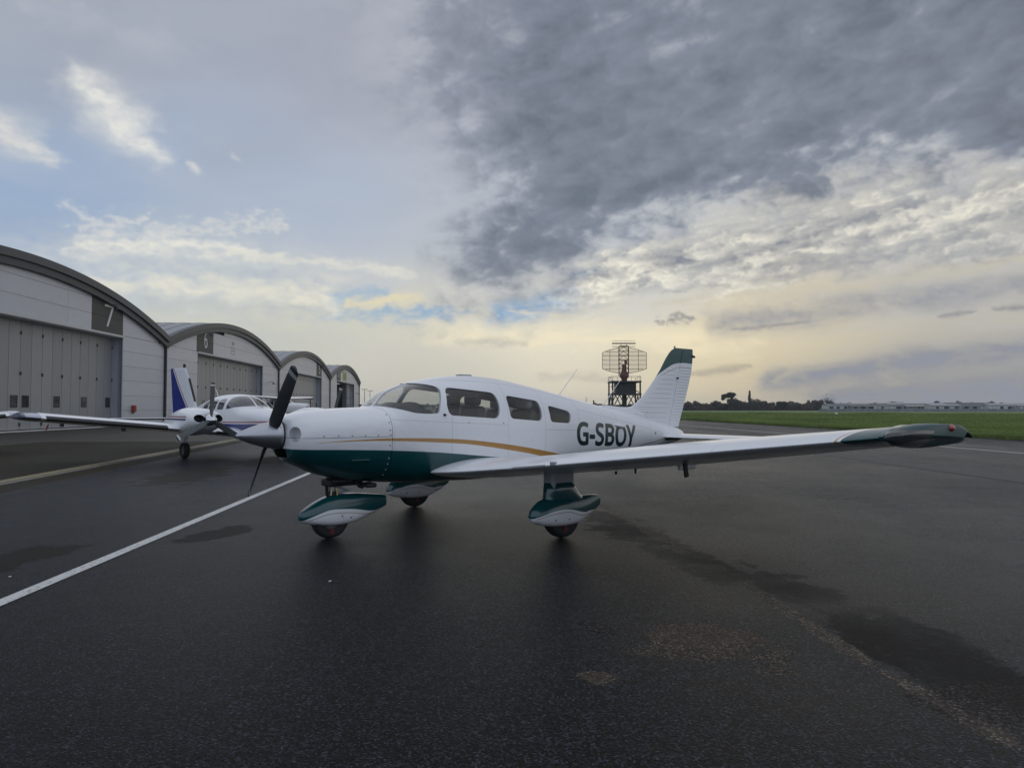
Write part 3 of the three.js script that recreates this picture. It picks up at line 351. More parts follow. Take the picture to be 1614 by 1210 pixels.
// ------------------------------------------------------------------ the white and green low-wing aircraft
const WHITE = 'rgb(229,230,233)', TEAL = 'rgb(5,70,73)', GOLD = 'rgb(176,132,70)', INK = 'rgb(4,36,40)';
const bump = (w, h, draw) => canvasTex(w, h, draw, false);
const LX0 = 0.4, LXW = 6.8, LY0 = 0.4, LYH = 1.7; // span of the fuselage paint
function curve(x, pts) { x.moveTo(...pts[0]); for (let i = 0; i + 1 < pts.length; i++) { const p0 = pts[Math.max(0, i - 1)], p1 = pts[i], p2 = pts[i + 1], p3 = pts[Math.min(pts.length - 1, i + 2)]; x.bezierCurveTo(p1[0] + (p2[0] - p0[0]) / 6, p1[1] + (p2[1] - p0[1]) / 6, p2[0] - (p3[0] - p1[0]) / 6, p2[1] - (p3[1] - p1[1]) / 6, p2[0], p2[1]); } }
function curveTo(x, pts) { x.lineTo(...pts[0]); const q = pts; for (let i = 0; i + 1 < q.length; i++) { const p0 = q[Math.max(0, i - 1)], p1 = q[i], p2 = q[i + 1], p3 = q[Math.min(q.length - 1, i + 2)]; x.bezierCurveTo(p1[0] + (p2[0] - p0[0]) / 6, p1[1] + (p2[1] - p0[1]) / 6, p2[0] - (p3[0] - p1[0]) / 6, p2[1] - (p3[1] - p1[1]) / 6, p2[0], p2[1]); } }
const grime = (x, w, h, n, seed, alpha) => { const r = rng(seed); for (let i = 0; i < n; i++) { x.fillStyle = `rgba(${90 + r() * 60},${88 + r() * 56},${84 + r() * 50},${alpha * r()})`; x.beginPath(); x.ellipse(r() * w, r() * h, 0.5 + r() * 2.2, 0.4 + r() * 1.0, r() * 3, 0, 7); x.fill(); } };
const tealTop = [[0.3, 0.985], [0.544, 0.977], [0.837, 0.97], [1.207, 0.955], [1.445, 0.943], [1.688, 0.927], [2.088, 0.895], [2.522, 0.848], [2.989, 0.791], [3.5, 0.7]];
const goldUp = [[0.62, 1.041], [0.935, 1.06], [1.171, 1.068], [1.442, 1.072], [1.973, 1.058], [2.475, 1.023], [3.147, 0.936], [3.852, 0.815], [4.3, 0.72]], goldLo = [[4.0, 0.70], [3.494, 0.81], [3.147, 0.871], [2.475, 0.973], [1.973, 1.015], [1.442, 1.045], [1.171, 1.051], [0.935, 1.05], [0.62, 1.04]];
const livery = canvasTex(2048, 1024, (x, w, h) => {
  x.fillStyle = WHITE; x.fillRect(0, 0, w, h); grime(x, w, h, 2600, 3, 0.10);
  for (const sd of [0, 1]) {
    const X = v => (v - LX0) / LXW * w, Y = v => (sd ? h : h / 2) - (v - LY0) / LYH * h / 2; const P = a => a.map(p => [X(p[0]), Y(p[1])]);
    x.save(); x.beginPath(); x.rect(0, sd ? h / 2 : 0, w, h / 2); x.clip();
    x.fillStyle = TEAL; x.beginPath(); curve(x, P(tealTop)); x.lineTo(X(3.5), Y(0.3)); x.lineTo(X(0.3), Y(0.3)); x.closePath(); x.fill();
    x.fillStyle = GOLD; x.beginPath(); curve(x, P(goldUp)); curveTo(x, P(goldLo)); x.closePath(); x.fill();
    x.strokeStyle = 'rgb(70,66,60)'; x.lineWidth = 3; x.beginPath(); curve(x, P([[5.55, 0.79], [5.9, 0.851], [6.16, 0.88], [6.4, 0.93]])); x.stroke();
    // panel joints: groove shade drawn as grey lines, and screw heads
    x.strokeStyle = 'rgba(120,122,126,0.55)'; x.lineWidth = 1.1;
    for (const l of [[[1.46, 1.27], [2.1, 1.235], [3.0, 1.19]], [[2.2, 1.3], [2.19, 0.75]], [[3.62, 1.6], [3.64, 0.8]], [[4.3, 1.5], [4.32, 0.82]], [[3.64, 1.12], [4.31, 1.1]], [[4.31, 1.37], [5.3, 1.2], [6.3, 1.02]], [[5.15, 1.4], [5.18, 0.75]], [[6.02, 1.2], [6.03, 0.8]], [[2.0, 1.72], [3.1, 1.68], [4.4, 1.47]], [[3.0, 1.72], [3.02, 0.6]]]) { x.beginPath(); curve(x, P(l)); x.stroke(); }
    x.fillStyle = 'rgba(110,112,116,0.6)'; for (let i = 0; i < 40; i++) { x.fillRect(X(1.5 + i * 0.12), Y(1.262 - i * 0.0065) - 1, 1.6, 1.6); x.fillRect(X(1.475), Y(1.34 - i * 0.019), 1.6, 1.6); }
    // registration
    x.save(); x.fillStyle = INK; x.font = '100px sans-serif'; x.strokeStyle = INK; x.lineWidth = 7; x.lineJoin = 'round'; x.textBaseline = 'alphabetic'; const mt = x.measureText('G-SBOY'), tw = mt.width;
    const L = 5.60 - 4.225, ht = 0.285, capH = x.measureText('BY').actualBoundingBoxAscent || 73; // letters 0.26 m tall
    if (!sd) { x.transform(X(1) - X(0), Y(-0.056) - Y(0), 0, 1, X(4.225), Y(0.918)); x.scale(L / tw, (h / 2) * ht / LYH / capH); }
    else { x.transform(-(X(1) - X(0)), -(Y(-0.056) - Y(0)), 0, 1, X(5.6), Y(0.842)); x.scale(L / tw, (h / 2) * ht / LYH / capH); }
    x.fillText('G-SBOY', 0, 0); x.strokeText('G-SBOY', 0, 0); x.restore();
    x.fillStyle = 'rgb(70,72,76)'; x.fillRect(X(6.12), Y(1.02), 10, 6); x.strokeStyle = 'rgb(110,112,116)'; x.strokeRect(X(6.1), Y(1.03), 16, 12);
    x.restore();
  }
});
const dents = dataTex(512, 512, (i, j, o) => { const w = Math.min(1, Math.min(i, j, 511 - i, 511 - j) / 30); o[0] = o[1] = o[2] = 128 + 110 * w * fbm(i * 0.045, j * 0.045, 3, 0.45); }, false, true);
const dentMap = (a, b) => { const q = dents.clone(); q.repeat.set(a, b); q.needsUpdate = true; return q; };
const PAINT = { roughness: 0.3, clearcoat: 0.6, clearcoatRoughness: 0.12 };
const M_LIV = phys(1, 0.3, { bumpMap: dentMap(4, 2), bumpScale: 0.004, map: livery, clearcoat: 0.6, clearcoatRoughness: 0.12 }), M_WHITE = phys([0.79, 0.795, 0.81], 0.32, { clearcoat: 0.5, clearcoatRoughness: 0.15 }), M_TEAL = phys([0.002, 0.062, 0.066], 0.22, { clearcoat: 0.8, clearcoatRoughness: 0.08 }), M_CABIN = std([0.11, 0.105, 0.1], 0.85), M_SEAT = std([0.035, 0.035, 0.04], 0.7), M_SEAT2 = std([0.3, 0.29, 0.27], 0.8), M_RUB = std([0.009, 0.009, 0.01], 0.75), M_CHROME = std([0.62, 0.63, 0.65], 0.22, { metalness: 1 }), M_SPIN = phys([0.46, 0.47, 0.5], 0.32, { metalness: 0.9, clearcoat: 0.3 }), M_BLACK = std([0.012, 0.012, 0.014], 0.5), M_GREY = std([0.3, 0.31, 0.33], 0.5), M_GLASS = phys([0.88, 0.89, 0.88], 0.02, { transmission: 1, ior: 1.45, thickness: 0 }), M_HUB = std([0.11, 0.11, 0.115], 0.5, { metalness: 0.3 }), M_RED = phys([0.35, 0.03, 0.015], 0.15, { clearcoat: 1 });
const uvLiv = (x, y, sd) => [(x - LX0) / LXW, (sd ? 0 : 0.5) + 0.5 * clamp((y - LY0) / LYH, 0.005, 0.995)];
const cowlSec = stations([[0.452, 1.255, 0.93, 1.085, 0.26, 2.3, 2.3], [0.462, 1.285, 0.895, 1.085, 0.31, 2.3, 2.3], [0.485, 1.305, 0.86, 1.085, 0.35, 2.3, 2.3], [0.55, 1.33, 0.815, 1.085, 0.405, 2.4, 2.4], [0.65, 1.352, 0.77, 1.085, 0.45, 2.5, 2.4], [0.8, 1.372, 0.70, 1.085, 0.49, 2.6, 2.25], [1.1, 1.392, 0.625, 1.085, 0.53, 2.8, 2.35], [1.448, 1.404, 0.575, 1.085, 0.552, 2.9, 2.5]]);
const fusSec = stations([[1.452, 1.404, 0.575, 1.085, 0.553, 2.9, 2.5], [1.478, 1.412, 0.572, 1.085, 0.555, 2.85, 2.5], [1.634, 1.566, 0.56, 1.085, 0.562, 2.6, 2.6], [1.826, 1.65, 0.55, 1.09, 0.57, 2.5, 3.2], [2.025, 1.705, 0.54, 1.1, 0.575, 2.5, 3.2], [2.229, 1.742, 0.535, 1.1, 0.578, 2.5, 3.2], [2.44, 1.772, 0.53, 1.1, 0.578, 2.5, 3.2], [2.75, 1.788, 0.525, 1.1, 0.575, 2.5, 3.2], [3.118, 1.765, 0.53, 1.1, 0.565, 2.5, 3.1], [3.607, 1.688, 0.55, 1.1, 0.535, 2.5, 3], [4.35, 1.557, 0.60, 1.08, 0.45, 2.4, 2.8], [4.985, 1.436, 0.66, 1.06, 0.36, 2.3, 2.6], [5.679, 1.307, 0.73, 1.03, 0.26, 2.2, 2.4], [6.4, 1.168, 0.80, 0.99, 0.165, 2.1, 2.2], [6.8, 1.09, 0.845, 0.97, 0.115, 2, 2], [6.95, 1.045, 0.875, 0.965, 0.085, 2, 2], [7.0, 1.01, 0.91, 0.962, 0.05, 2, 2]]);
const zAt = (x, y) => { const [top, bot, yc, a, nt, nb] = (x < 1.45 ? cowlSec : fusSec)(x), h = y > yc ? top - yc : yc - bot, n = y > yc ? nt : nb; return a * Math.pow(Math.max(0, 1 - Math.pow(Math.abs(y - yc) / h, n)), 1 / n); };
const G = thing('light_aircraft', 'white four-seat low-wing aircraft with green belly, gold stripe and G-SBOY on its side', 'aircraft', [0, 0, 0]);
// window outlines seen from the side
const WIN = {
  windshield: roundShape([[1.463, 1.418], [1.55, 1.386], [1.64, 1.362], [1.74, 1.337], [1.9, 1.327], [2.035, 1.332], [2.095, 1.49], [2.135, 1.595], [2.108, 1.635], [2.04, 1.658], [1.96, 1.672], [1.9, 1.685], [1.8, 1.72], [1.4, 1.62]], 0.03),
  window1: roundShape([[2.20, 1.63], [2.145, 1.41], [2.17, 1.31], [2.86, 1.265], [2.9, 1.42], [2.855, 1.573]], 0.07), window2: roundShape([[3.02, 1.545], [3.045, 1.265], [3.555, 1.228], [3.585, 1.33], [3.555, 1.478]], 0.06), window3: roundShape([[3.71, 1.425], [3.73, 1.215], [4.105, 1.19], [4.135, 1.31], [4.09, 1.352]], 0.05),
};
{
  const xs = [1.452, ...span(1.47, 2.1, 24), ...span(2.14, 4.5, 40), ...span(4.6, 6.9, 26), 6.95, 6.98, 7.0];
  let body = brush(loft(fusSec, xs, 88, uvLiv), M_LIV);
  body = csg(body, brush(loft(fusSec, [1.49, ...span(1.52, 2.1, 14), ...span(2.15, 4.5, 22)], 56, uvLiv, 0.03), M_CABIN), SUBTRACTION);
  for (const k of Object.keys(WIN)) for (const [a, b] of k === 'windshield' ? [[0.018, 0.9], [-0.9, -0.018]] : [[0.1, 0.9], [-0.9, -0.1]]) body = csg(body, brush(prism(WIN[k], a, b), M_WHITE), SUBTRACTION);
  const fm = new THREE.Mesh(body.geometry, body.material); fm.name = 'fuselage'; G.add(fm);
  const shell = csg(brush(loft(fusSec, [...span(1.46, 2.3, 22), ...span(2.35, 4.4, 20)], 72, uvLiv, 0.007), M_GLASS), brush(loft(fusSec, [...span(1.455, 2.3, 22), ...span(2.35, 4.45, 20)], 72, uvLiv, 0.012), M_GLASS), SUBTRACTION);
  shell.material = M_GLASS; shell.geometry.clearGroups();
  for (const k of Object.keys(WIN)) for (const [a, b] of k === 'windshield' ? [[0.012, 0.95], [-0.95, -0.012]] : [[0.08, 0.95], [-0.95, -0.08]]) {
    const r = csg(shell, brush(prism(WIN[k], a, b), M_GLASS), INTERSECTION); const g = r.geometry; g.clearGroups(); const m = part(k === 'windshield' ? 'windshield' : 'cabin_window', g, M_GLASS, G); m.material = M_GLASS;
  }
  // rubber beads round the openings
}
{ // engine cowling in an upper and a lower half, with two round inlets in the nose
  const xs = [0.452, 0.456, 0.462, 0.472, 0.485, ...span(0.5, 0.9, 16), ...span(0.95, 1.446, 14)];
  let c = brush(loft(cowlSec, xs, 88, uvLiv), M_LIV);
  for (const q of [1, -1]) { const g = new THREE.CylinderGeometry(0.075, 0.088, 0.22, 36); g.scale(1, 1, 1); g.rotateZ(Math.PI / 2); g.rotateX(0); g.rotateY(0.62 * q); g.translate(0.5, 1.125, q * 0.295); c = csg(c, brush(g, M_WHITE), SUBTRACTION); }
  { const g = new RoundedBoxGeometry(0.34, 0.09, 0.3, 3, 0.03); g.translate(0.5, 0.93, 0); c = csg(c, brush(g, M_BLACK), SUBTRACTION); }
  const up = csg(c, brush(box(0, 2, 0, 1.0925, -1, 1), M_BLACK), SUBTRACTION), lo = csg(c, brush(box(0, 2, 1.0885, 2, -1, 1), M_BLACK), SUBTRACTION);
  for (const [n, b] of [['upper_cowling', up], ['lower_cowling', lo]]) { const m = new THREE.Mesh(b.geometry, b.material); m.name = n; G.add(m); }
  const sc = []; for (let i = 0; i < 6; i++) sc.push([0.72 + i * 0.142, 1.108]); for (const y of [1.055, 1.0, 0.86, 0.8, 0.74, 0.68, 1.16, 1.24, 1.32]) sc.push([1.425, y], ...(y < 1.1 ? [] : []));
  part('cowl_fastener', merge(sc.map(([x, y]) => ball([x, y, zAt(x, y)], 0.009, 1, 1, 0.5, 8))), M_GREY, G).userData.kind = 'stuff';
  part('nose_scoop', merge([rbox(0.98, 1.22, 0.575, 0.64, -0.12, 0.12, 0.03), rbox(1.05, 1.36, 0.55, 0.6, -0.05, 0.07, 0.02), rod([1.25, 0.58, 0.1], [1.33, 0.52, 0.12], 0.014), rod([1.36, 0.58, -0.12], [1.42, 0.51, -0.12], 0.024), rbox(1.3, 1.42, 0.535, 0.585, 0.1, 0.28, 0.02)]), M_BLACK, G);
  part('cowl_vent', merge([rbox(1.0, 1.2, 0.85, 0.862, 0.49, 0.524, 0.005)]), M_TEAL, G);
}
{ // spinner and two-blade propeller
  const hub = [0.0, 1.117, 0.0]; const prof = [[0.0005, 0], [0.012, 0.004], [0.03, 0.026], [0.055, 0.075], [0.085, 0.15], [0.112, 0.235], [0.132, 0.32], [0.143, 0.39], [0.146, 0.435], [0.146, 0.447], [0.05, 0.447]];
  const g = new THREE.LatheGeometry(prof.map(p => new THREE.Vector2(p[0], p[1])), 48); g.rotateZ(-Math.PI / 2); g.translate(...hub); const sp = part('spinner', g, M_SPIN, G);
  { const b = new THREE.CylinderGeometry(0.149, 0.149, 0.012, 48); b.rotateZ(Math.PI / 2); b.translate(0.442, 1.117, 0); part('backplate', b, M_BLACK, sp); }
  const sc = []; for (let i = 0; i < 8; i++) { const a = i * Math.PI / 4 + 0.2; sc.push(ball([0.41, 1.117 + 0.145 * Math.cos(a), 0.145 * Math.sin(a)], 0.006, 1, 1, 1, 8)); } part('spinner_screw', merge(sc), M_STEEL, sp);
  const pm = canvasTex(64, 512, (x, w, h) => { x.fillStyle = 'rgb(52,56,58)'; x.fillRect(0, 0, w, h); const r = rng(4); for (let i = 0; i < 500; i++) { x.fillStyle = `rgba(${30 + r() * 70},${32 + r() * 70},${34 + r() * 70},0.25)`; x.fillRect(r() * w, r() * h, 1 + r() * 3, 1 + r() * 9); } x.fillStyle = 'rgb(150,154,158)'; x.fillRect(0, h * 0.115, w, h * 0.055); x.fillStyle = 'rgb(34,36,40)'; x.fillRect(0, h * 0.06, w, h * 0.055); x.fillStyle = 'rgb(84,88,96)'; x.fillRect(0, 0, w, h * 0.06); x.fillStyle = 'rgb(28,30,31)'; x.fillRect(w * 0.42, h * 0.62, w * 0.14, h * 0.05); });
  const M_BLADE = new THREE.MeshStandardMaterial({ map: pm, roughness: 0.45, metalness: 0.2 });
  const blade = () => { const rows = []; const R = 0.93; for (let i = 0; i <= 30; i++) { const f = i / 30, r = 0.1 + (R - 0.1) * f, ch = (f < 0.1 ? 0.085 + f * 0.5 : 0.135 + 0.02 * Math.sin((f - 0.1) * 2.4) - 0.03 * Math.max(0, f - 0.55)) * (f > 0.93 ? Math.sqrt(Math.max(0.02, 1 - ((f - 0.93) / 0.07) ** 2 * 0.9)) : 1), th = 0.03 * (1 - f) + 0.009, tw = (40 - 27 * f) * D2R, row = []; for (let j = 0; j <= 24; j++) { const a = j / 24 * 2 * Math.PI, u = Math.cos(a) * ch / 2, v = Math.sin(a) * th / 2 * (1 - 0.25 * Math.cos(a)); row.push([u * Math.sin(tw) + v * Math.cos(tw), r, u * Math.cos(tw) - v * Math.sin(tw)]); } rows.push(row); } rows.push(rows[30].map(() => [0, R + 0.002, 0])); return grid(rows, (p, i, j) => [j, i], true); };
  const bg = blade(); for (const [k, a] of [[0, 44.5 * D2R], [1, 224 * D2R]]) { const m = part('blade', bg, M_BLADE, G); const flip = 1; m.rotation.x = a; m.position.set(0.345, 1.117, 0); }
}
// ---- wings (left is +z); z runs out along the span
const naca = (t, n = 22) => { // laminar-flow section: fine nose, greatest thickness at 42 % of the chord
  const up = [], lo = []; for (let i = 0; i <= n; i++) { const x = (i / n) ** 2, y = t / 2 * (x < 0.42 ? Math.pow(1 - ((x - 0.42) / 0.42) ** 2, 0.65) : 1 - Math.pow((x - 0.42) / 0.58, 1.7)), c = x < 0.42 ? 0.022 / 0.1764 * (0.84 * x - x * x) : 0.022 / 0.3364 * (0.16 + 0.84 * x - x * x); up.push([x, c + y]); lo.push([x, c - y]); } return [...up.reverse(), ...lo.slice(1)]; };
const AF = naca(0.125);
const wle = pchip([0.3, 0.55, 0.8, 1.05, 1.3, 2.7, 5.1, 5.3], [1.93, 1.975, 2.07, 2.19, 2.23, 2.235, 2.50, 2.53]), wte = pchip([0.3, 2.7, 5.1, 5.3], [3.86, 3.86, 3.56, 3.53]), wy = pchip([0.3, 0.6, 1.5, 2.5, 5.1, 5.4], [0.672, 0.684, 0.770, 0.886, 1.1955, 1.231]);
const wingPt = (z, q, zz = z) => { const l = wle(z), c = wte(z) - l, inc = -0.04; const x = q[0] * c, y = q[1] * c; return [l + x, wy(z) + y + inc * (x - 0.1), zz]; };
const wingRows = (zs, s) => zs.map(z => AF.map(q => { const p = wingPt(z, q); return [p[0], p[1], p[2] * s]; }));
const wingTex = canvasTex(2048, 512, (x, w, h) => { // u: span 0.3 .. 5.3, v: chord x 1.9 .. 3.95
  const X = z => (z - 0.3) / 5 * w, Y = v => (v - 1.9) / 2.05 * h; x.fillStyle = WHITE; x.fillRect(0, 0, w, h); grime(x, w, h, 1600, 8, 0.1);
  x.strokeStyle = 'rgba(110,112,116,0.5)'; x.lineWidth = 1; for (const z of [1.05, 1.9, 2.7, 3.9]) { x.beginPath(); x.moveTo(X(z), 0); x.lineTo(X(z) + 4, h); x.stroke(); } x.beginPath(); x.moveTo(X(0.6), Y(2.75)); x.lineTo(X(5.2), Y(2.85)); x.stroke();
  x.fillStyle = TEAL; x.beginPath(); x.moveTo(X(4.84), Y(2.4)); curveTo(x, [[4.84, 2.44], [4.88, 2.6], [4.93, 2.8], [5.0, 3.0], [5.09, 3.25], [5.3, 3.6]].map(p => [X(p[0]), Y(p[1])])); x.lineTo(X(5.4), Y(1.9)); x.lineTo(X(4.87), Y(1.9)); x.closePath(); x.fill();
  x.strokeStyle = GOLD; x.lineWidth = 5; x.beginPath(); curve(x, [[4.80, 2.40], [4.82, 2.5], [4.86, 2.7], [4.92, 2.9], [5.0, 3.12], [5.1, 3.4]].map(p => [X(p[0]), Y(p[1])])); x.stroke();
});
const M_WING = phys(1, 0.3, { bumpMap: dentMap(4, 1.5), bumpScale: 0.004, map: wingTex, clearcoat: 0.5, clearcoatRoughness: 0.15 });
const uvWing = p => [(Math.abs(p[2]) - 0.3) / 5, 1 - (p[0] - 1.9) / 2.05];
const M_TIP = phys([0.002, 0.05, 0.055], 0.34, { clearcoat: 0.2, clearcoatRoughness: 0.2, specularIntensity: 0.6 });
const M_LENS = phys([0.03, 0.037, 0.04], 0.05, { clearcoat: 1, clearcoatRoughness: 0.02 });
for (const s of [1, -1]) {
  const zs = [...span(0.3, 1.5, 16), ...span(1.65, 5.1, 24)]; const g = grid(wingRows(zs, s), uvWing, true);
  const W = part('wing', g, M_WING, G, s > 0 ? 'near wing with green band by its tip' : undefined);
  // drooped fibreglass tip: chord shrinks, the nose rounds back, the edge turns down
  const tip = [], c0 = wte(5.1) - wle(5.1), tipN = AF.length >> 1; for (let i = 0; i <= 14; i++) { const f = i / 14, zz = 5.104 + 0.17 * Math.sin(f * Math.PI / 2 * 0.999), l = wle(5.1) + 0.012 + 0.86 * c0 * (1 - Math.cos(f * Math.PI / 2)) ** 1.5, e = wte(5.1) + 0.02 * f, c = Math.max(0.03, e - l), g = f ** 2.2; tip.push(AF.map((q, k) => { const und = 0.05 * Math.sin(f * Math.PI / 2) * clamp((k - tipN + 1) / 6); const yu = AF[k <= tipN ? k : 2 * tipN - k][1], x = l + q[0] * c, tf = Math.min(1, c / c0 * 2.4) ** 0.8, dr = Math.sin(Math.PI * Math.pow(f, 0.65)) * tf, Y = k <= tipN ? q[1] + 0.012 * dr : q[1] + (yu - 0.004 - q[1]) * g - 0.028 * dr * clamp((k - tipN) / 5); return [x, wy(5.1) - 0.04 * (x - wle(5.1) - 0.1) + 0.02 * f + Y * c0 * tf, s * (zz - und)]; })); }
  const tg = grid(tip, null, true);
  const T = part('wing_tip', tg, M_TIP, G);
  part('nav_light', ball([3.2, wy(5.1) + 0.06, s * 5.264], 0.027, 1.3, 1.0, 1.0, 14), s > 0 ? M_RED : phys([0.01, 0.2, 0.06], 0.15), T);
  part('tip_joint', merge([(() => { const r = AF.map(q => { const p = wingPt(5.1, q); return p; }); const rows = [r.map(p => [p[0] + (p[0] < 2.55 ? -0.006 : 0), p[1] + (p[1] > wy(5.1) ? 0.007 : -0.007), s * 5.085]), r.map(p => [p[0] + (p[0] < 2.55 ? -0.006 : 0), p[1] + (p[1] > wy(5.1) ? 0.007 : -0.007), s * 5.115])]; return grid(rows, null, true); })()]), M_TEAL, W);
  { // clear lens over the landing lamp let into the tip's nose
    const ln = []; for (let i = 0; i <= 10; i++) { const src = tip[i]; ln.push(AF.filter((q, k) => (k > tipN && q[0] < 0.34) || (k <= tipN && q[0] < 0.06)).map(q => { const k = AF.indexOf(q), p = src[k]; return [p[0] - 0.012, p[1] + (q[1] > 0.005 ? 0.008 : -0.004), p[2] + s * 0.008]; })); }
    part('landing_lamp_lens', grid(ln), M_LENS, T); part('landing_lamp', merge([ball([2.60, wy(5.1) + 0.012, s * 5.16], 0.05, 0.5, 0.8, 0.9, 16)]), M_CHROME, T);
  }
  part('stall_strip', rod([wle(1.6) - 0.001, wy(1.6) + 0.012, s * 1.6], [wle(2.1) - 0.001, wy(2.1) + 0.012, s * 2.1], 0.007, 0.007, 6), M_WHITE, W); part('stall_vane', rbox(wle(2.2) - 0.008, wle(2.2) + 0.03, wy(2.2) + 0.0, wy(2.2) + 0.035, s * 2.17, s * 2.24, 0.006, 1), M_GREY, W);
  part('tie_down_ring', new THREE.TorusGeometry(0.028, 0.007, 8, 20).rotateY(0.6).translate(2.95, wy(2.6) - 0.105, s * 2.6), M_BLACK, W);
  part('aileron_hinge', merge([rbox(3.25, 3.5, wy(3.0) - 0.15, wy(3.0) - 0.08, s * 2.86, s * 2.9, 0.015)]), M_WHITE, W);
  // main gear: leg fairing, wheel pant, wheel
  const zc = 1.525 * s, leg = part('main_gear_leg', merge([rbox(2.77, 3.1, 0.45, 0.78, zc - 0.09, zc + 0.09, 0.05, 3)]), M_GREY, G);  // leg coloured grey: the shade under the wing is in its colour
  const cuff = []; for (const [y, x0, x1, w] of [[0.595, 2.76, 3.10, 0.105], [0.52, 2.745, 3.16, 0.11], [0.47, 2.74, 3.2, 0.112], [0.42, 2.73, 3.26, 0.105], [0.37, 2.7, 3.3, 0.10]]) { const r = []; for (let j = 0; j <= 28; j++) { const a = j / 28 * 2 * Math.PI, c = Math.cos(a), q = Math.sin(a); r.push([(x0 + x1) / 2 + (x1 - x0) / 2 * Math.sign(c) * Math.abs(c) ** 0.7, y, zc + w * Math.sign(q) * Math.abs(q) ** 0.8]); } cuff.push(r); }
  cuff.unshift(cuff[0].map(() => [2.94, 0.6, zc])); part('leg_cuff', grid(cuff, null, true), M_TEAL, leg);
  pant('main_wheel_pant', 1.585, zc, 0.035, G);
  wheel('main_wheel', 2.97, zc, 0.225, G);
}
function pantPaint(b, gl, dx) { return canvasTex(512, 256, (x, w, h) => { const X = v => (v - 0.6 - dx) / 1.1 * w, Y = v => h - (v - 0.1) / 0.4 * h; x.fillStyle = TEAL; x.fillRect(0, 0, w, h); x.fillStyle = WHITE; x.beginPath(); curve(x, b.map(p => [X(p[0]), Y(p[1])])); x.lineTo(w + 5, h); x.lineTo(0, h); x.closePath(); x.fill(); x.strokeStyle = 'rgb(112,92,62)'; x.lineWidth = 3.2; x.beginPath(); curve(x, gl.map(p => [X(p[0]), Y(p[1])])); x.stroke(); x.fillStyle = 'rgb(30,32,34)'; for (const [a, c, r] of [[1.19 + dx, 0.215, 4.5], [1.16 + dx - 0.06, 0.22, 2.5]]) { x.beginPath(); x.arc(X(a), Y(c), r, 0, 7); x.fill(); } }); }
function pant(name, dx, zc, wide, parent) {
  const main = dx > 0.5; const b = main ? [[2.08, 0.2], [2.47, 0.225], [2.612, 0.27], [2.773, 0.31], [2.923, 0.318], [3.041, 0.30], [3.153, 0.273], [3.264, 0.264], [3.42, 0.32]].map(p => [p[0] - 0.335 + (p[0] > 2.6 ? 0 : 0), p[1]]) : [[0.60, 0.17], [0.679, 0.217], [0.842, 0.283], [0.964, 0.315], [1.095, 0.314], [1.243, 0.3], [1.415, 0.267], [1.526, 0.264], [1.68, 0.31]];
  const k = main ? b.map(p => [p[0] - dx + 0.335, p[1]]) : b; const gl = main ? [[2.565, 0.235], [2.741, 0.279], [2.923, 0.287], [3.025, 0.27], [3.144, 0.236], [3.29, 0.228]].map(p => [p[0] - dx, p[1]]) : [[0.734, 0.215], [0.921, 0.269], [1.095, 0.273], [1.243, 0.259], [1.379, 0.233], [1.55, 0.232]];
  const mat = phys(1, 0.24, { map: pantPaint(k, gl, 0), clearcoat: 0.7, clearcoatRoughness: 0.1 });
  const sec = main ? stations([[0.945, 0.275, 0.235, 0.255, 0.012, 2, 2], [0.965, 0.315, 0.205, 0.255, 0.055, 2, 2], [1.01, 0.36, 0.18, 0.26, 0.09, 2.1, 2.1], [1.1, 0.412, 0.152, 0.265, 0.12, 2.4, 2.6], [1.25, 0.445, 0.132, 0.27, 0.14, 2.6, 3], [1.4, 0.447, 0.127, 0.27, 0.142, 2.7, 3], [1.55, 0.44, 0.132, 0.275, 0.13, 2.5, 2.8], [1.7, 0.43, 0.17, 0.295, 0.105, 2.6, 2.2], [1.85, 0.425, 0.235, 0.33, 0.07, 3, 2.2], [1.932, 0.42, 0.285, 0.35, 0.05, 3.4, 2.4], [1.94, 0.418, 0.288, 0.35, 0.047, 3.4, 2.4]].map(r => [r[0], ...r.slice(1)]))
    : stations([[0.655, 0.275, 0.225, 0.25, 0.012, 2, 2], [0.675, 0.305, 0.205, 0.25, 0.05, 2, 2], [0.72, 0.335, 0.185, 0.255, 0.08, 2.1, 2.1], [0.82, 0.392, 0.158, 0.26, 0.11, 2.4, 2.6], [0.96, 0.447, 0.138, 0.265, 0.125, 2.7, 3], [1.08, 0.468, 0.132, 0.27, 0.13, 2.8, 3], [1.25, 0.464, 0.145, 0.275, 0.122, 3, 2.7], [1.4, 0.45, 0.183, 0.3, 0.1, 3.2, 2.3], [1.55, 0.43, 0.238, 0.32, 0.075, 3.4, 2.2], [1.648, 0.415, 0.285, 0.335, 0.06, 3.6, 2.4], [1.655, 0.412, 0.288, 0.335, 0.057, 3.6, 2.4]]);
  const x0 = main ? 0.945 : 0.655, x1 = main ? 1.94 : 1.655; let g = loft(sec, [...span(x0, x0 + 0.07, 6), ...span(x0 + 0.1, x1 - 0.02, 30), x1 - 0.008, x1], 56, (x, y) => [(x - (main ? 0 : 0) - 0.6) / 1.1, (y - 0.1) / 0.4]);
  if (main) { const u = g.attributes.uv, p = g.attributes.position; for (let i = 0; i < p.count; i++) u.setX(i, (p.getX(i) + 0.0 - 0.6 + 0.0) / 1.1 - 0.0); }
  g.translate(main ? dx : 0, 0, zc); const m = part(name, g, mat, parent); part('screw', ball([main ? 2.96 : 1.08, main ? 0.21 : 0.245, zc + 0.14], 0.008, 1, 1, 0.6, 8), M_BLACK, m); return m;
}
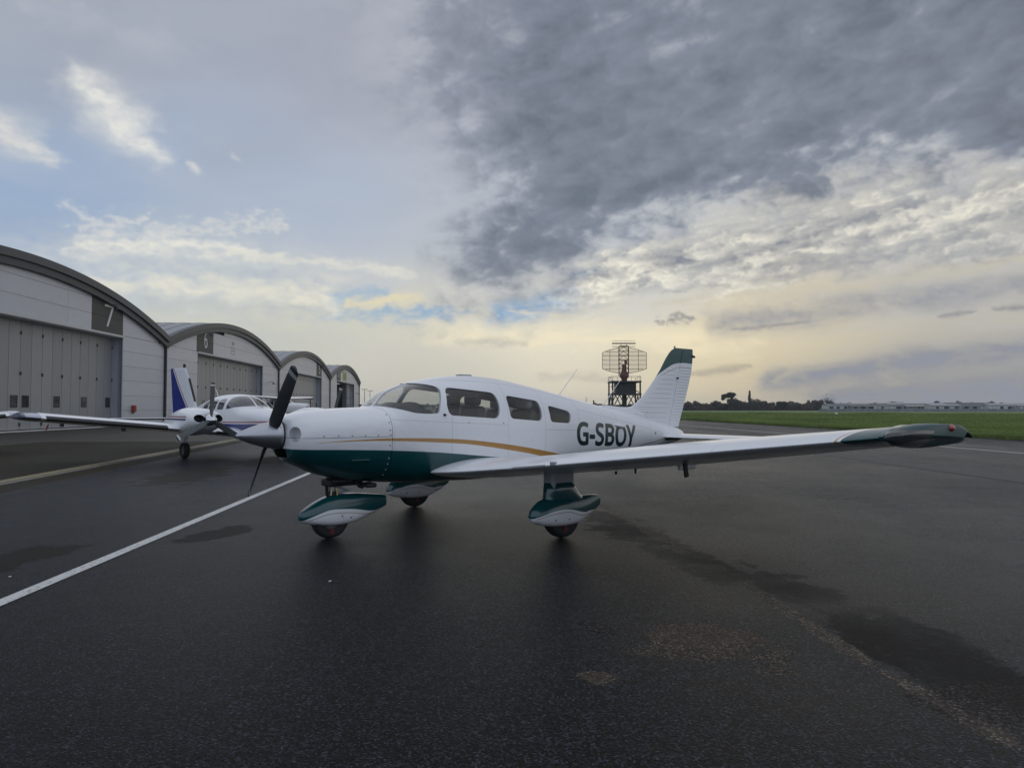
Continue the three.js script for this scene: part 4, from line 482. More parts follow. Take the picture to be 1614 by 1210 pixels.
function wheel(name, x, zc, r, parent) {
  const w = new THREE.Group(); w.name = name; w.position.set(x, r, zc); parent.add(w);
  const P = [[0.11, -0.055], [0.16, -0.075], [0.195, -0.075], [0.214, -0.06], [0.222, -0.035], [0.225, 0], [0.222, 0.035], [0.214, 0.06], [0.195, 0.075], [0.16, 0.075], [0.11, 0.055]].map(p => new THREE.Vector2(p[0] * r / 0.225, p[1])); const t = new THREE.LatheGeometry(P, 48); t.rotateX(Math.PI / 2); part('tyre', t, M_RUB, w);
  const h = new THREE.LatheGeometry([[0.0005, 0.03], [0.04, 0.045], [0.05, 0.03], [0.095, 0.04], [0.115, 0.058], [0.115, -0.058], [0.095, -0.04], [0.05, -0.03], [0.0005, -0.03]].map(p => new THREE.Vector2(p[0] * r / 0.225, p[1])), 32); h.rotateX(Math.PI / 2); part('hub', h, M_HUB, w);
  part('slip_mark', merge([rbox(-0.025, 0.02, -0.15, -0.095, 0.058, 0.078, 0.006, 1)]), std([0.12, 0.012, 0.01], 0.7), w); return w;
}
{ // nose gear
  pant('nose_wheel_pant', 0, 0, 0, G); wheel('nose_wheel', 1.0, 0, 0.2, G);
  const n = part('nose_gear_strut', merge([rod([1.02, 0.66, 0], [1.03, 0.48, 0], 0.032), rod([1.03, 0.5, 0], [1.035, 0.4, 0], 0.05), rod([0.98, 0.56, -0.04], [0.99, 0.45, -0.05], 0.018)]), M_BLACK, G);
  part('oleo_piston', rod([1.028, 0.545, 0], [1.032, 0.455, 0], 0.034), M_CHROME, n); part('brake_line', merge([rod([1.0, 0.52, 0.05], [0.985, 0.46, 0.06], 0.008), rod([1.05, 0.53, 0.05], [1.06, 0.45, 0.06], 0.008)]), std([0.5, 0.42, 0.2], 0.4, { metalness: 0.7 }), n);
  part('torque_link', merge([rod([1.05, 0.56, 0.03], [1.2, 0.50, 0.02], 0.012), rod([1.05, 0.56, -0.03], [1.2, 0.50, -0.02], 0.012), rod([1.2, 0.5, 0.03], [1.2, 0.5, -0.03], 0.016), rod([1.2, 0.5, 0], [1.06, 0.455, 0.02], 0.014)]), M_GREY, n);
  part('strut_collar', rbox(0.93, 1.1, 0.555, 0.63, -0.08, 0.09, 0.02), M_BLACK, n);
}
{ // tail
  const finTex = canvasTex(512, 512, (x, w, h) => { const X = v => (v - 5.6) / 1.8 * w, Y = v => h - (v - 1.0) / 1.4 * h; x.fillStyle = WHITE; x.fillRect(0, 0, w, h); grime(x, w, h, 500, 5, 0.12); const b = [[6.3, 1.80], [6.426, 1.901], [6.643, 2.017], [6.833, 2.09], [7.075, 2.114], [7.4, 2.105]]; x.fillStyle = TEAL; x.beginPath(); curve(x, b.map(p => [X(p[0]), Y(p[1])])); x.lineTo(w, 0); x.lineTo(0, 0); x.lineTo(0, Y(1.8)); x.closePath(); x.fill(); x.strokeStyle = 'rgb(150,128,96)'; x.lineWidth = 2.6; x.beginPath(); curve(x, [[6.5, 1.90], [6.68, 1.965], [6.85, 2.02], [7.05, 2.045], [7.3, 2.03]].map(p => [X(p[0]), Y(p[1])])); x.stroke(); });
  const M_FIN = phys(1, 0.34, { map: finTex, clearcoat: 0.4, clearcoatRoughness: 0.2 }), uvf = p => [(p[0] - 5.6) / 1.8, (p[1] - 1.0) / 1.4];
  const fle = pchip([1.05, 1.36, 1.44, 1.542, 1.921, 2.30, 2.345], [5.62, 5.72, 5.875, 6.035, 6.435, 6.765, 6.86]), hinge = pchip([1.05, 2.345], [6.668, 7.055]), fte = pchip([1.05, 1.082, 2.3, 2.345], [6.922, 6.935, 7.325, 7.322]);
  const half = (x, y) => { const l = fle(y), e = fte(y), f = clamp((x - l) / (e - l)); return (e - l) * 0.085 * 2.6 * (0.2969 * Math.sqrt(f) - 0.126 * f - 0.3516 * f * f + 0.2843 * f ** 3 - 0.1015 * f ** 4) * (y > 2.25 ? Math.sqrt(Math.max(0.03, 1 - ((y - 2.25) / 0.1) ** 2)) : 1); };
  const surf = (a, b, ys) => { const rows = ys.map(y => { const r = [], x0 = a(y), x1 = b(y), n = 16; for (let j = 0; j <= n; j++) { const f = 0.5 - 0.5 * Math.cos(Math.PI * j / n), x = x1 + (x0 - x1) * f; r.push([x, y, half(x, y)]); } for (let j = n; j >= 0; j--) { const f = 0.5 - 0.5 * Math.cos(Math.PI * j / n), x = x1 + (x0 - x1) * f; r.push([x, y, -half(x, y)]); } r.push(r[0]); return r; }); const t = rows[rows.length - 1]; rows.push(t.map(p => [p[0], p[1] + 0.004, 0])); return grid(rows, uvf); };
  const ys = [...span(1.05, 2.25, 30), 2.28, 2.31, 2.33, 2.342, 2.345];
  const fin = part('fin', surf(fle, y => hinge(y) - 0.006, ys), M_FIN, G), rud = part('rudder', surf(y => hinge(y) + 0.006, fte, ys.filter(y => y >= 1.09)), M_FIN, G);
  const bead = (y, x0, x1, s) => { const rows = []; for (let i = 0; i <= 14; i++) { const f = i / 14, x = x0 + (x1 - x0) * f, e = Math.min(1, Math.min(f, 1 - f) * 10); rows.push([-1, -0.6, 0, 0.6, 1].map(v => [x, y + v * 0.011 + 0.02 * (1 - f) * 0, s * (half(x, y) + 0.007 * e * Math.max(0, 1 - v * v) - 0.001)])); } return grid(rows, uvf); };
  for (let i = 0; i < 12; i++) { const y = 1.19 + i * 0.073; for (const s of [1, -1]) part('stiffening_bead', bead(y, fle(y) + 0.12 + (i < 3 ? 0.12 : 0), hinge(y) - 0.06, s), M_FIN, fin); }
  for (let i = 0; i < 20; i++) { const y = 1.15 + i * 0.047; for (const s of [1, -1]) part('stiffening_bead', bead(y, hinge(y) + 0.03, fte(y) - 0.025, s), M_FIN, rud); }
  part('dorsal_fillet', loft(stations([[5.1, 1.418, 1.3, 1.4, 0.015, 1.6, 2], [5.25, 1.428, 1.25, 1.35, 0.03, 1.5, 2], [5.55, 1.408, 1.2, 1.28, 0.05, 1.4, 2], [5.72, 1.402, 1.18, 1.25, 0.055, 1.4, 2], [5.9, 1.42, 1.15, 1.24, 0.05, 1.4, 2], [6.1, 1.40, 1.12, 1.2, 0.04, 1.5, 2]]), span(5.1, 6.1, 24), 24, (x, y) => [0.02, 0.05]), M_WHITE, G);
  const sc = []; for (let i = 0; i < 7; i++) sc.push(ball([5.82 + i * 0.055, 1.30 - i * 0.012 + (i > 4 ? (i - 4) * 0.05 : 0), 0.062 + (i > 4 ? -0.02 : 0.03)], 0.007, 1, 1, 1, 8)); part('fillet_screw', merge(sc), M_GREY, fin);
  part('tail_beacon', merge([rod([7.31, 2.235, 0], [7.36, 2.225, 0], 0.022, 0.018, 12), ball([7.362, 2.225, 0], 0.02)]), M_BLACK, rud); part('fin_beacon', ball([6.86, 2.36, 0], 0.016, 1, 1.4, 1), M_GREY, fin);
  part('rudder_hinge', merge([rbox(6.60, 6.7, 1.085, 1.1, -0.05, 0.05, 0.006, 1), rbox(6.875, 6.89, 1.85, 1.875, -0.06, 0.06, 0.005, 1)]), M_BLACK, rud);
  // stabilator
  const SA = naca(0.10, 14).map(q => [q[0], q[1] * 0.8]); for (const s of [1, -1]) { const rows = []; for (const [z, a, c] of [[0.04, 6.38, 0.78], [0.3, 6.38, 0.78], [1.0, 6.395, 0.76], [1.9, 6.41, 0.74], [1.96, 6.45, 0.68], [1.98, 6.55, 0.5]]) rows.push(SA.map(q => [a + q[0] * c, 0.945 + q[1] * c * (z > 1.93 ? 0.4 : 1), s * z])); const g = grid(rows, null, true); part('stabilator', g, M_WHITE, G); }
  part('stabilator_slot', rbox(6.42, 6.75, 0.895, 0.925, -0.175, 0.175, 0.01), M_BLACK, G); part('tail_cap', ball([6.985, 0.965, 0], 0.06, 1.2, 1.1, 0.75), M_WHITE, G);
}
// ---- small things on the skin
part('whip_antenna', merge([rod([4.328, 1.55, 0], [4.70, 1.94, 0], 0.006, 0.004), rbox(4.29, 4.37, 1.55, 1.575, -0.02, 0.02, 0.008)]), M_WHITE, G); part('whip_antenna', merge([rod([5.16, 1.40, 0.02], [5.545, 1.785, 0.02], 0.006, 0.004), rbox(5.12, 5.2, 1.40, 1.43, 0.0, 0.04, 0.008)]), M_WHITE, G);
part('roof_vent', rbox(2.66, 2.84, 1.78, 1.803, -0.05, 0.05, 0.01), M_GREY, G); part('roof_antenna', rod([5.02, 1.42, 0], [5.02, 1.50, 0], 0.01), M_BLACK, G);
part('temperature_probe', merge([ball([2.10, 1.315, zAt(2.1, 1.315)], 0.016), rod([2.1, 1.315, 0.5], [2.1, 1.315, 0.59], 0.008)]), M_BLACK, G);
part('door_stud', merge([[2.42, 1.225], [2.93, 1.215]].map(([x, y]) => ball([x, y, zAt(x, y)], 0.008))), M_GREY, G);
{ const y = 1.133, x = 5.12; part('side_scoop', loft(stations([[5.0, 1.17, 1.155, 1.16, 0.004, 2, 2], [5.1, 1.175, 1.13, 1.15, 0.03, 2, 2], [5.2, 1.165, 1.105, 1.135, 0.045, 2, 2], [5.26, 1.155, 1.098, 1.125, 0.045, 2, 2]]), span(5.0, 5.26, 10), 20, () => [0, 0]).translate(0, 0.0, zAt(5.15, 1.13) - 0.012), M_WHITE, G); part('scoop_mouth', ball([5.265, 1.126, zAt(5.2, 1.13) - 0.004], 0.032, 0.4, 0.85, 1), M_BLACK, G); }
part('pitot_mast', (() => { const g = rbox(-0.02, 0.035, -0.15, 0.0, -0.009, 0.009, 0.008); g.rotateZ(0.2); g.translate(2.72, wy(3.35) - 0.045, 3.35); return g; })(), M_BLACK, G);
part('fuel_drain', merge([rod([2.45, 0.76, 1.05], [2.45, 0.66, 1.05], 0.01), rod([3.0, wy(2.2) - 0.09, 2.3], [3.0, wy(2.2) - 0.12, 2.3], 0.012)]), M_BLACK, G);
// ---- cabin: panel hood, seats
part('panel_hood', merge([rbox(1.62, 2.0, 1.2, 1.375, -0.5, 0.5, 0.05, 3), ball([1.86, 1.35, -0.24], 0.2, 0.95, 0.56, 1), ball([1.86, 1.35, 0.2], 0.2, 0.95, 0.56, 1)]), M_BLACK, G);
for (const [x, h] of [[2.62, 1.42], [3.42, 1.38]]) for (const z of [-0.27, 0.27]) { const s = part('seat', merge([rbox(x - 0.48, x + 0.02, 0.78, 0.93, z - 0.22, z + 0.22, 0.05, 3), (() => { const g = rbox(-0.06, 0.06, 0, h - 0.9, -0.215, 0.215, 0.055, 4); g.rotateZ(-0.16); g.translate(x, 0.9, z); return g; })()]), M_SEAT, G); part('headrest', rbox(x + 0.02, x + 0.12, h + 0.0, h + 0.13, z - 0.13, z + 0.13, 0.04, 3), x > 3 ? M_SEAT2 : M_SEAT, s); }
part('control_yoke', merge([new THREE.TorusGeometry(0.12, 0.014, 8, 20, Math.PI * 1.3).rotateZ(-Math.PI * 1.15 + Math.PI).rotateY(Math.PI / 2).translate(2.12, 1.2, 0.27), rod([1.9, 1.2, 0.27], [2.12, 1.2, 0.27], 0.015)]), M_BLACK, G);
// ------------------------------------------------------------------ twin-engined aircraft by the hangars (local: x aft from the nose, z to its left wing)
const NAVY = 'rgb(4,36,124)', M_NAVY = phys([0.006, 0.014, 0.07], 0.3, { clearcoat: 0.5 }), M_BOOT = std([0.012, 0.012, 0.014], 0.55), M_PANE = phys([0.03, 0.032, 0.035], 0.04, { clearcoat: 1, clearcoatRoughness: 0.02 });
const TWT = (() => { // right main wheel stands at lat -9, depth 19.6; nose 45.3 degrees to the right of the line to the camera
  const a = YAW - 45.3 * D2R, X = [Math.cos(a), Math.sin(a)], Z = [-Math.sin(a), Math.cos(a)], w = VP(-9, 19.6); return { pos: [w[0] - X[0] * 3.4 + Z[0] * 1.69, 0, w[2] - X[1] * 3.4 + Z[1] * 1.69], turn: -a, X, Z };
})();
const twin = thing('twin_engine_aircraft', 'white twin-engined aircraft with blue rudder and red and blue stripes, parked by the hangars', 'aircraft', TWT.pos, TWT.turn);
function sideTex(draw) { return canvasTex(1024, 512, (x, w, h) => { x.fillStyle = WHITE; x.fillRect(0, 0, w, h); grime(x, w, h, 500, 12, 0.15); draw(x, v => v / 9 * w, v => h - (v - 0.3) / 2.6 * h, w, h); }); }
const uvSide = (x, y) => [x / 9, (y - 0.3) / 2.6];
{
  const bodyTex = sideTex((x, X, Y, w, h) => { x.fillStyle = NAVY; x.beginPath(); curve(x, [[0, 0.95], [1.5, 0.94], [3, 0.925], [5, 0.95], [7, 1.0], [9, 1.1]].map(p => [X(p[0]), Y(p[1])])); x.lineTo(w, Y(0.78)); x.lineTo(X(4.5), Y(0.62)); x.lineTo(0, Y(0.62)); x.closePath(); x.fill(); x.strokeStyle = 'rgb(150,30,34)'; x.lineWidth = 5; x.beginPath(); curve(x, [[0, 1.02], [1.5, 1.0], [3, 0.975], [5, 1.0], [7, 1.06], [9, 1.15]].map(p => [X(p[0]), Y(p[1])])); x.stroke(); });
  const M_TB = phys(1, 0.3, { map: bodyTex, clearcoat: 0.5 }), sec = stations([[0.55, 0.99, 0.94, 0.965, 0.02, 2, 2], [0.6, 1.05, 0.89, 0.965, 0.09, 2, 2], [0.75, 1.12, 0.83, 0.97, 0.18, 2.1, 2.1], [1.2, 1.24, 0.72, 0.98, 0.35, 2.3, 2.4], [2.0, 1.36, 0.63, 1.0, 0.5, 2.5, 2.8], [2.6, 1.42, 0.59, 1.03, 0.57, 2.7, 3], [2.85, 1.57, 0.58, 1.04, 0.585, 2.6, 3], [3.1, 1.69, 0.58, 1.05, 0.595, 2.5, 3], [3.4, 1.755, 0.58, 1.05, 0.6, 2.5, 3], [3.8, 1.785, 0.58, 1.05, 0.6, 2.5, 3], [4.5, 1.77, 0.58, 1.05, 0.59, 2.5, 3], [5.3, 1.67, 0.62, 1.05, 0.53, 2.4, 2.8], [6.3, 1.46, 0.70, 1.03, 0.4, 2.3, 2.5], [7.6, 1.24, 0.80, 1.0, 0.24, 2.2, 2.2], [8.8, 1.08, 0.9, 0.99, 0.08, 2, 2], [9.0, 1.03, 0.95, 0.99, 0.03, 2, 2]]);
  part('fuselage', loft(sec, [0.55, 0.57, 0.6, 0.65, ...span(0.72, 8.8, 84), 8.9, 9.0], 48, uvSide), M_TB, twin);
  const sh = brush(loft(sec, span(2.5, 5.8, 44), 64, uvSide, -0.005), M_PANE), cut = (pts, r, a, b, n) => { const q = csg(sh, brush(prism(roundShape(pts, r), a, b), M_PANE), INTERSECTION); q.geometry.clearGroups(); const m = part(n, q.geometry, M_PANE, twin); m.material = M_PANE; };
  for (const s of [1, -1]) { const ab = (a, b) => s > 0 ? [a, b] : [-b, -a];
    cut([[2.62, 1.43], [2.95, 1.40], [3.3, 1.345], [3.38, 1.36], [3.42, 1.6], [3.36, 1.69], [3.2, 1.735], [2.9, 1.85], [2.5, 1.6]], 0.05, ...ab(0.025, 0.9), 'windshield'); cut([[3.56, 1.34], [3.98, 1.33], [4.0, 1.63], [3.6, 1.65]], 0.07, ...ab(0.2, 0.9), 'cabin_window'); cut([[4.12, 1.34], [4.62, 1.34], [4.62, 1.61], [4.12, 1.63]], 0.07, ...ab(0.2, 0.9), 'cabin_window'); cut([[4.74, 1.34], [5.2, 1.34], [5.14, 1.53], [4.74, 1.59]], 0.07, ...ab(0.2, 0.9), 'cabin_window'); }
  const nacTex = canvasTex(256, 128, (x, w, h) => { x.fillStyle = WHITE; x.fillRect(0, 0, w, h); grime(x, w, h, 200, 2, 0.25); const Y = v => h - (v - 0.6) / 0.9 * h; x.fillStyle = 'rgb(120,30,40)'; x.fillRect(18, Y(1.165), 190, 4); x.fillStyle = 'rgb(22,28,70)'; x.fillRect(18, Y(1.105), 190, 6.5); });
  const M_NAC = phys(1, 0.3, { map: nacTex, clearcoat: 0.5 }), nacSec = stations([[1.63, 1.21, 0.92, 1.07, 0.27, 2.2, 2.2], [1.655, 1.25, 0.88, 1.07, 0.35, 2.2, 2.2], [1.75, 1.30, 0.82, 1.06, 0.415, 2.3, 2.3], [2.1, 1.36, 0.71, 1.05, 0.45, 2.4, 2.4], [2.7, 1.395, 0.64, 1.02, 0.45, 2.4, 2.4], [3.5, 1.29, 0.70, 0.98, 0.36, 2.3, 2.3], [4.2, 1.12, 0.77, 0.95, 0.22, 2.1, 2.1], [4.8, 0.99, 0.88, 0.93, 0.05, 2, 2]]);
  const TAF = naca(0.14, 18), tle = pchip([0.3, 0.9, 1.4, 6], [2.1, 2.36, 2.47, 2.50]), tte = pchip([0.3, 6], [4.12, 4.08]), ty = z => 0.73 + 0.102 * (z - 1.2), tp = (z, q, dx = 0, k = 1) => { const l = tle(z), c = tte(z) - l; return [l + q[0] * c + dx, ty(z) + q[1] * c * k - 0.02 * q[0], z]; };
  for (const s of [1, -1]) {
    const W = part('wing', grid([...span(0.3, 1.5, 8), ...span(1.7, 5.25, 12)].map(z => TAF.map(q => { const p = tp(z, q); return [p[0], p[1], s * p[2]]; })), null, true), M_WHITE, twin);
    const tip = []; for (let i = 0; i <= 10; i++) { const f = i / 10, k = Math.sqrt(Math.max(0.0004, 1 - f * f)), z = 5.252 + 0.36 * Math.sin(f * Math.PI / 2); tip.push(TAF.map(q => { const p = tp(z, [q[0] * (0.55 + 0.45 * k) + 0.4 * (1 - k), q[1]], 0, 0.15 + 0.85 * k); return [p[0], p[1], s * p[2]]; })); } tip.push(tip[10].map(() => { const p = tp(5.615, [0.6, 0]); return [p[0], p[1], s * 5.615]; }));
    const T = part('wing_tip', grid(tip, null, true), M_NAVY, twin);
    part('tip_lens', grid([0, 2, 4, 6].map(i => TAF.filter(q => q[0] < 0.16 && q[1] > -0.035).map(q => { const p = tip[i][TAF.indexOf(q)]; return [p[0] - 0.012, p[1] + 0.006, p[2]]; }))), phys([0.35, 0.36, 0.45], 0.1, { clearcoat: 1 }), T);
    part('deice_boot', grid([...span(2.45, 5.15, 12)].map(z => TAF.filter(q => q[0] < 0.085).map(q => { const p = tp(z, q); return [p[0] - 0.008, p[1] + (q[1] > 0.02 ? 0.003 : -0.004), s * p[2]]; }))), M_BOOT, W); part('deice_boot', grid([...span(0.75, 1.22, 4)].map(z => TAF.filter(q => q[0] < 0.085 && q[1] < 0.03).map(q => { const p = tp(z, q); return [p[0] - 0.008, p[1] - 0.004, s * p[2]]; }))), M_BOOT, W);
    let nb2 = brush(loft(nacSec, [1.63, 1.635, 1.645, 1.655, ...span(1.68, 4.8, 42)], 44, (x, y) => [(x - 1.8) / 3, (y - 0.6) / 0.9]), M_NAC); for (const q of [1, -1]) { const e = new THREE.SphereGeometry(1, 24, 16); e.scale(0.2, 0.1, 0.125); e.rotateX(-0.12 * q); e.translate(1.63, 1.115, q * 0.25); nb2 = csg(nb2, brush(e, M_BLACK), SUBTRACTION); }
    const N = new THREE.Mesh(nb2.geometry, nb2.material); N.name = 'engine_nacelle'; N.position.z = s * 1.76; twin.add(N);
    const P = new THREE.Group(); P.name = 'propeller'; P.position.set(1.28, 1.07, s * 1.76); P.rotation.x = (s < 0 ? 2 : 17) * D2R; twin.add(P);
    const sp = new THREE.LatheGeometry([[0.0005, 0], [0.04, 0.015], [0.09, 0.07], [0.13, 0.16], [0.15, 0.27], [0.155, 0.35], [0.05, 0.35]].map(p => new THREE.Vector2(...p)), 36); sp.rotateZ(-Math.PI / 2); part('spinner', sp, std([0.7, 0.71, 0.73], 0.1, { metalness: 1 }), P);
    const bt = canvasTex(32, 256, (x, w, h) => { x.fillStyle = 'rgb(84,90,90)'; x.fillRect(0, 0, w, h); x.fillStyle = 'rgb(205,205,205)'; x.fillRect(0, 0, w, h * 0.15); x.fillStyle = 'rgb(40,42,44)'; x.fillRect(0, h * 0.045, w, h * 0.05); });
    const rows = []; for (let i = 0; i <= 18; i++) { const f = i / 18, r = 0.1 + 0.86 * f, ch = (f < 0.15 ? 0.07 + f * 0.6 : 0.16 - 0.04 * Math.max(0, f - 0.5)) * (f > 0.95 ? 0.8 : 1), th = 0.03 * (1 - f) + 0.008, tw = (34 - 20 * f) * D2R, row = []; for (let j = 0; j <= 16; j++) { const a = j / 16 * 2 * Math.PI, u = Math.cos(a) * ch / 2, v = Math.sin(a) * th / 2; row.push([u * Math.sin(tw) + v * Math.cos(tw), r, u * Math.cos(tw) - v * Math.sin(tw)]); } rows.push(row); } rows.push(rows[18].map(() => [0, 0.961, 0]));
    const bg = grid(rows, (p, i, j) => [j, i], true), bm = new THREE.MeshStandardMaterial({ map: bt, roughness: 0.4 }); for (let k = 0; k < 3; k++) { const b = part('blade', bg, bm, P); b.position.x = 0.22; b.rotation.x = k * 2.0944; }
    part('main_gear_leg', merge([rod([3.3, 0.75, s * 1.69], [3.38, 0.42, s * 1.69], 0.05), rod([3.45, 0.7, s * 1.6], [3.4, 0.45, s * 1.66], 0.02), rbox(3.2, 3.5, 0.45, 0.75, s * 1.86 - 0.012, s * 1.86 + 0.012, 0.01)]), M_WHITE, twin); part('oleo_piston', merge([rod([3.38, 0.46, s * 1.69], [3.4, 0.22, s * 1.69], 0.03), rod([3.28, 0.45, s * 1.69], [3.33, 0.22, s * 1.69], 0.012)]), M_CHROME, twin); wheel('main_wheel', 3.4, s * 1.69, 0.22, twin);
    part('stabilator', grid([[0.05, 8.45, 0.85], [0.6, 8.45, 0.85], [1.95, 8.47, 0.8], [2.06, 8.55, 0.65]].map(([z, a, c]) => AF.map(q => [a + q[0] * c, 1.0 + q[1] * c * 0.7, s * z])), null, true), M_WHITE, twin);
    part('deice_boot', grid([0.35, 1.2, 2.0].map(z => AF.filter(q => q[0] < 0.12).map(q => [8.455 + q[0] * 0.85 - 0.012, 1.0 + q[1] * 0.65 + (q[1] > 0 ? 0.006 : -0.005), s * z]))), M_BOOT, twin);
    part('wing_flap_bracket', merge([4.6, 3.2].map(z => rbox(3.4, 3.7, ty(z) - 0.16, ty(z) - 0.08, s * z - 0.015, s * z + 0.015, 0.012))), M_BLACK, W);
  }
  // fin with black boot, blue rudder, red line
  const finT = canvasTex(256, 256, (x, w, h) => { const X = v => (v - 6.4) / 3.0 * w, Y = v => h - (v - 0.95) / 1.85 * h; x.fillStyle = WHITE; x.fillRect(0, 0, w, h); const e = [[7.35, 0.95], [7.75, 1.45], [8.45, 2.1], [9.1, 2.8]]; x.fillStyle = NAVY; x.beginPath(); x.moveTo(...[X(e[0][0]), Y(e[0][1])]); for (const p of e) x.lineTo(X(p[0]), Y(p[1])); x.lineTo(w, 0); x.lineTo(w, h); x.closePath(); x.fill(); x.strokeStyle = 'rgb(140,40,50)'; x.lineWidth = 4; x.beginPath(); e.forEach((p, i) => i ? x.lineTo(X(p[0] - 0.12), Y(p[1])) : x.moveTo(X(p[0] - 0.12), Y(p[1]))); x.stroke(); x.fillStyle = NAVY; x.fillRect(X(9.0), 0, w, h * 0.06); });
  const fl = pchip([1.0, 1.25, 1.45, 2.66, 2.74], [6.4, 6.65, 6.95, 7.85, 7.98]), ft = pchip([1.0, 2.74], [8.95, 9.26]);
  const frow = y => { const r = [], n = 10, l = fl(y), e = ft(y); for (let j = 0; j <= 2 * n; j++) { const f = Math.abs(j / n - 1), s = j <= n ? 1 : -1; const x = l + (e - l) * f * f; const q = f * f; r.push([x, y, s * 0.24 * (e - l) * (0.2969 * Math.sqrt(q) - 0.126 * q - 0.3516 * q * q + 0.2843 * q ** 3 - 0.1015 * q ** 4)]); } r.push(r[0]); return r; };
  const fr = span(1.0, 2.74, 20).map(frow); fr.push(fr[20].map(p => [p[0], 2.745, 0])); const fin = part('fin', grid(fr, p => [(p[0] - 6.4) / 3.0, (p[1] - 0.95) / 1.85], true), phys(1, 0.45, { map: finT, specularIntensity: 0.6 }), twin);
  part('deice_boot', rod([fl(1.6) - 0.008, 1.6, 0], [fl(2.35) - 0.008, 2.35, 0], 0.035, 0.035, 12), M_BOOT, fin); part('beacon', rod([8.02, 2.74, 0], [8.02, 2.86, 0], 0.045), M_BLACK, fin);
  part('whip_antenna', merge([rod([5.2, 1.68, 0], [5.55, 2.05, 0], 0.012, 0.006), rbox(5.6, 5.75, 1.6, 1.85, -0.015, 0.015, 0.01)]), M_WHITE, twin); part('wiper', rod([2.75, 1.5, 0.25], [2.95, 1.62, 0.15], 0.015), M_BLACK, twin);
  part('nose_gear', merge([rod([1.2, 0.8, 0], [1.1, 0.35, 0], 0.04), rod([1.3, 0.75, 0], [1.12, 0.45, 0], 0.02)]), M_GREY, twin); wheel('nose_wheel', 1.1, 0, 0.19, twin);
}
{ // a second one further left, only its wing tip reaches into view
  const c = twin.clone(); c.name = numbered('twin_engine_aircraft'); c.userData = { label: 'white aircraft at the left edge of the photo, only its wing tip in view', category: 'aircraft' }; scene.add(c);
  const w = VP(-15.45, 22.3), L = [3.2, 5.61]; c.position.set(w[0] - TWT.X[0] * L[0] - TWT.Z[0] * L[1], 0, w[2] - TWT.X[1] * L[0] - TWT.Z[1] * L[1]);
  c.traverse(o => { if (o.name === 'wing_tip') o.material = M_WHITE; });
}
{ // red ribbon under the right wing
  const w = [3.0, 0.0, -5.0], a = TWT, r = thing('warning_ribbon', 'red warning ribbon hanging under the wing of the twin-engined aircraft', 'ribbon', [a.pos[0] + a.X[0] * w[0] + a.Z[0] * w[2], 0, a.pos[2] + a.X[1] * w[0] + a.Z[1] * w[2]], a.turn); const rows = []; for (let i = 0; i <= 10; i++) { const f = i / 10; rows.push([-1, -0.33, 0.33, 1].map(v => [0.035 * v + 0.02 * Math.sin(f * 4), 1.06 - 0.3 * f, -0.05 * f + 0.015 * Math.sin(f * 7 + v)])); } part('strap', grid(rows), std([0.4, 0.02, 0.02], 0.7, { side: THREE.DoubleSide }), r); part('clip', rbox(-0.03, 0.03, 1.04, 1.11, -0.02, 0.02, 0.01), M_STEEL, r);
}
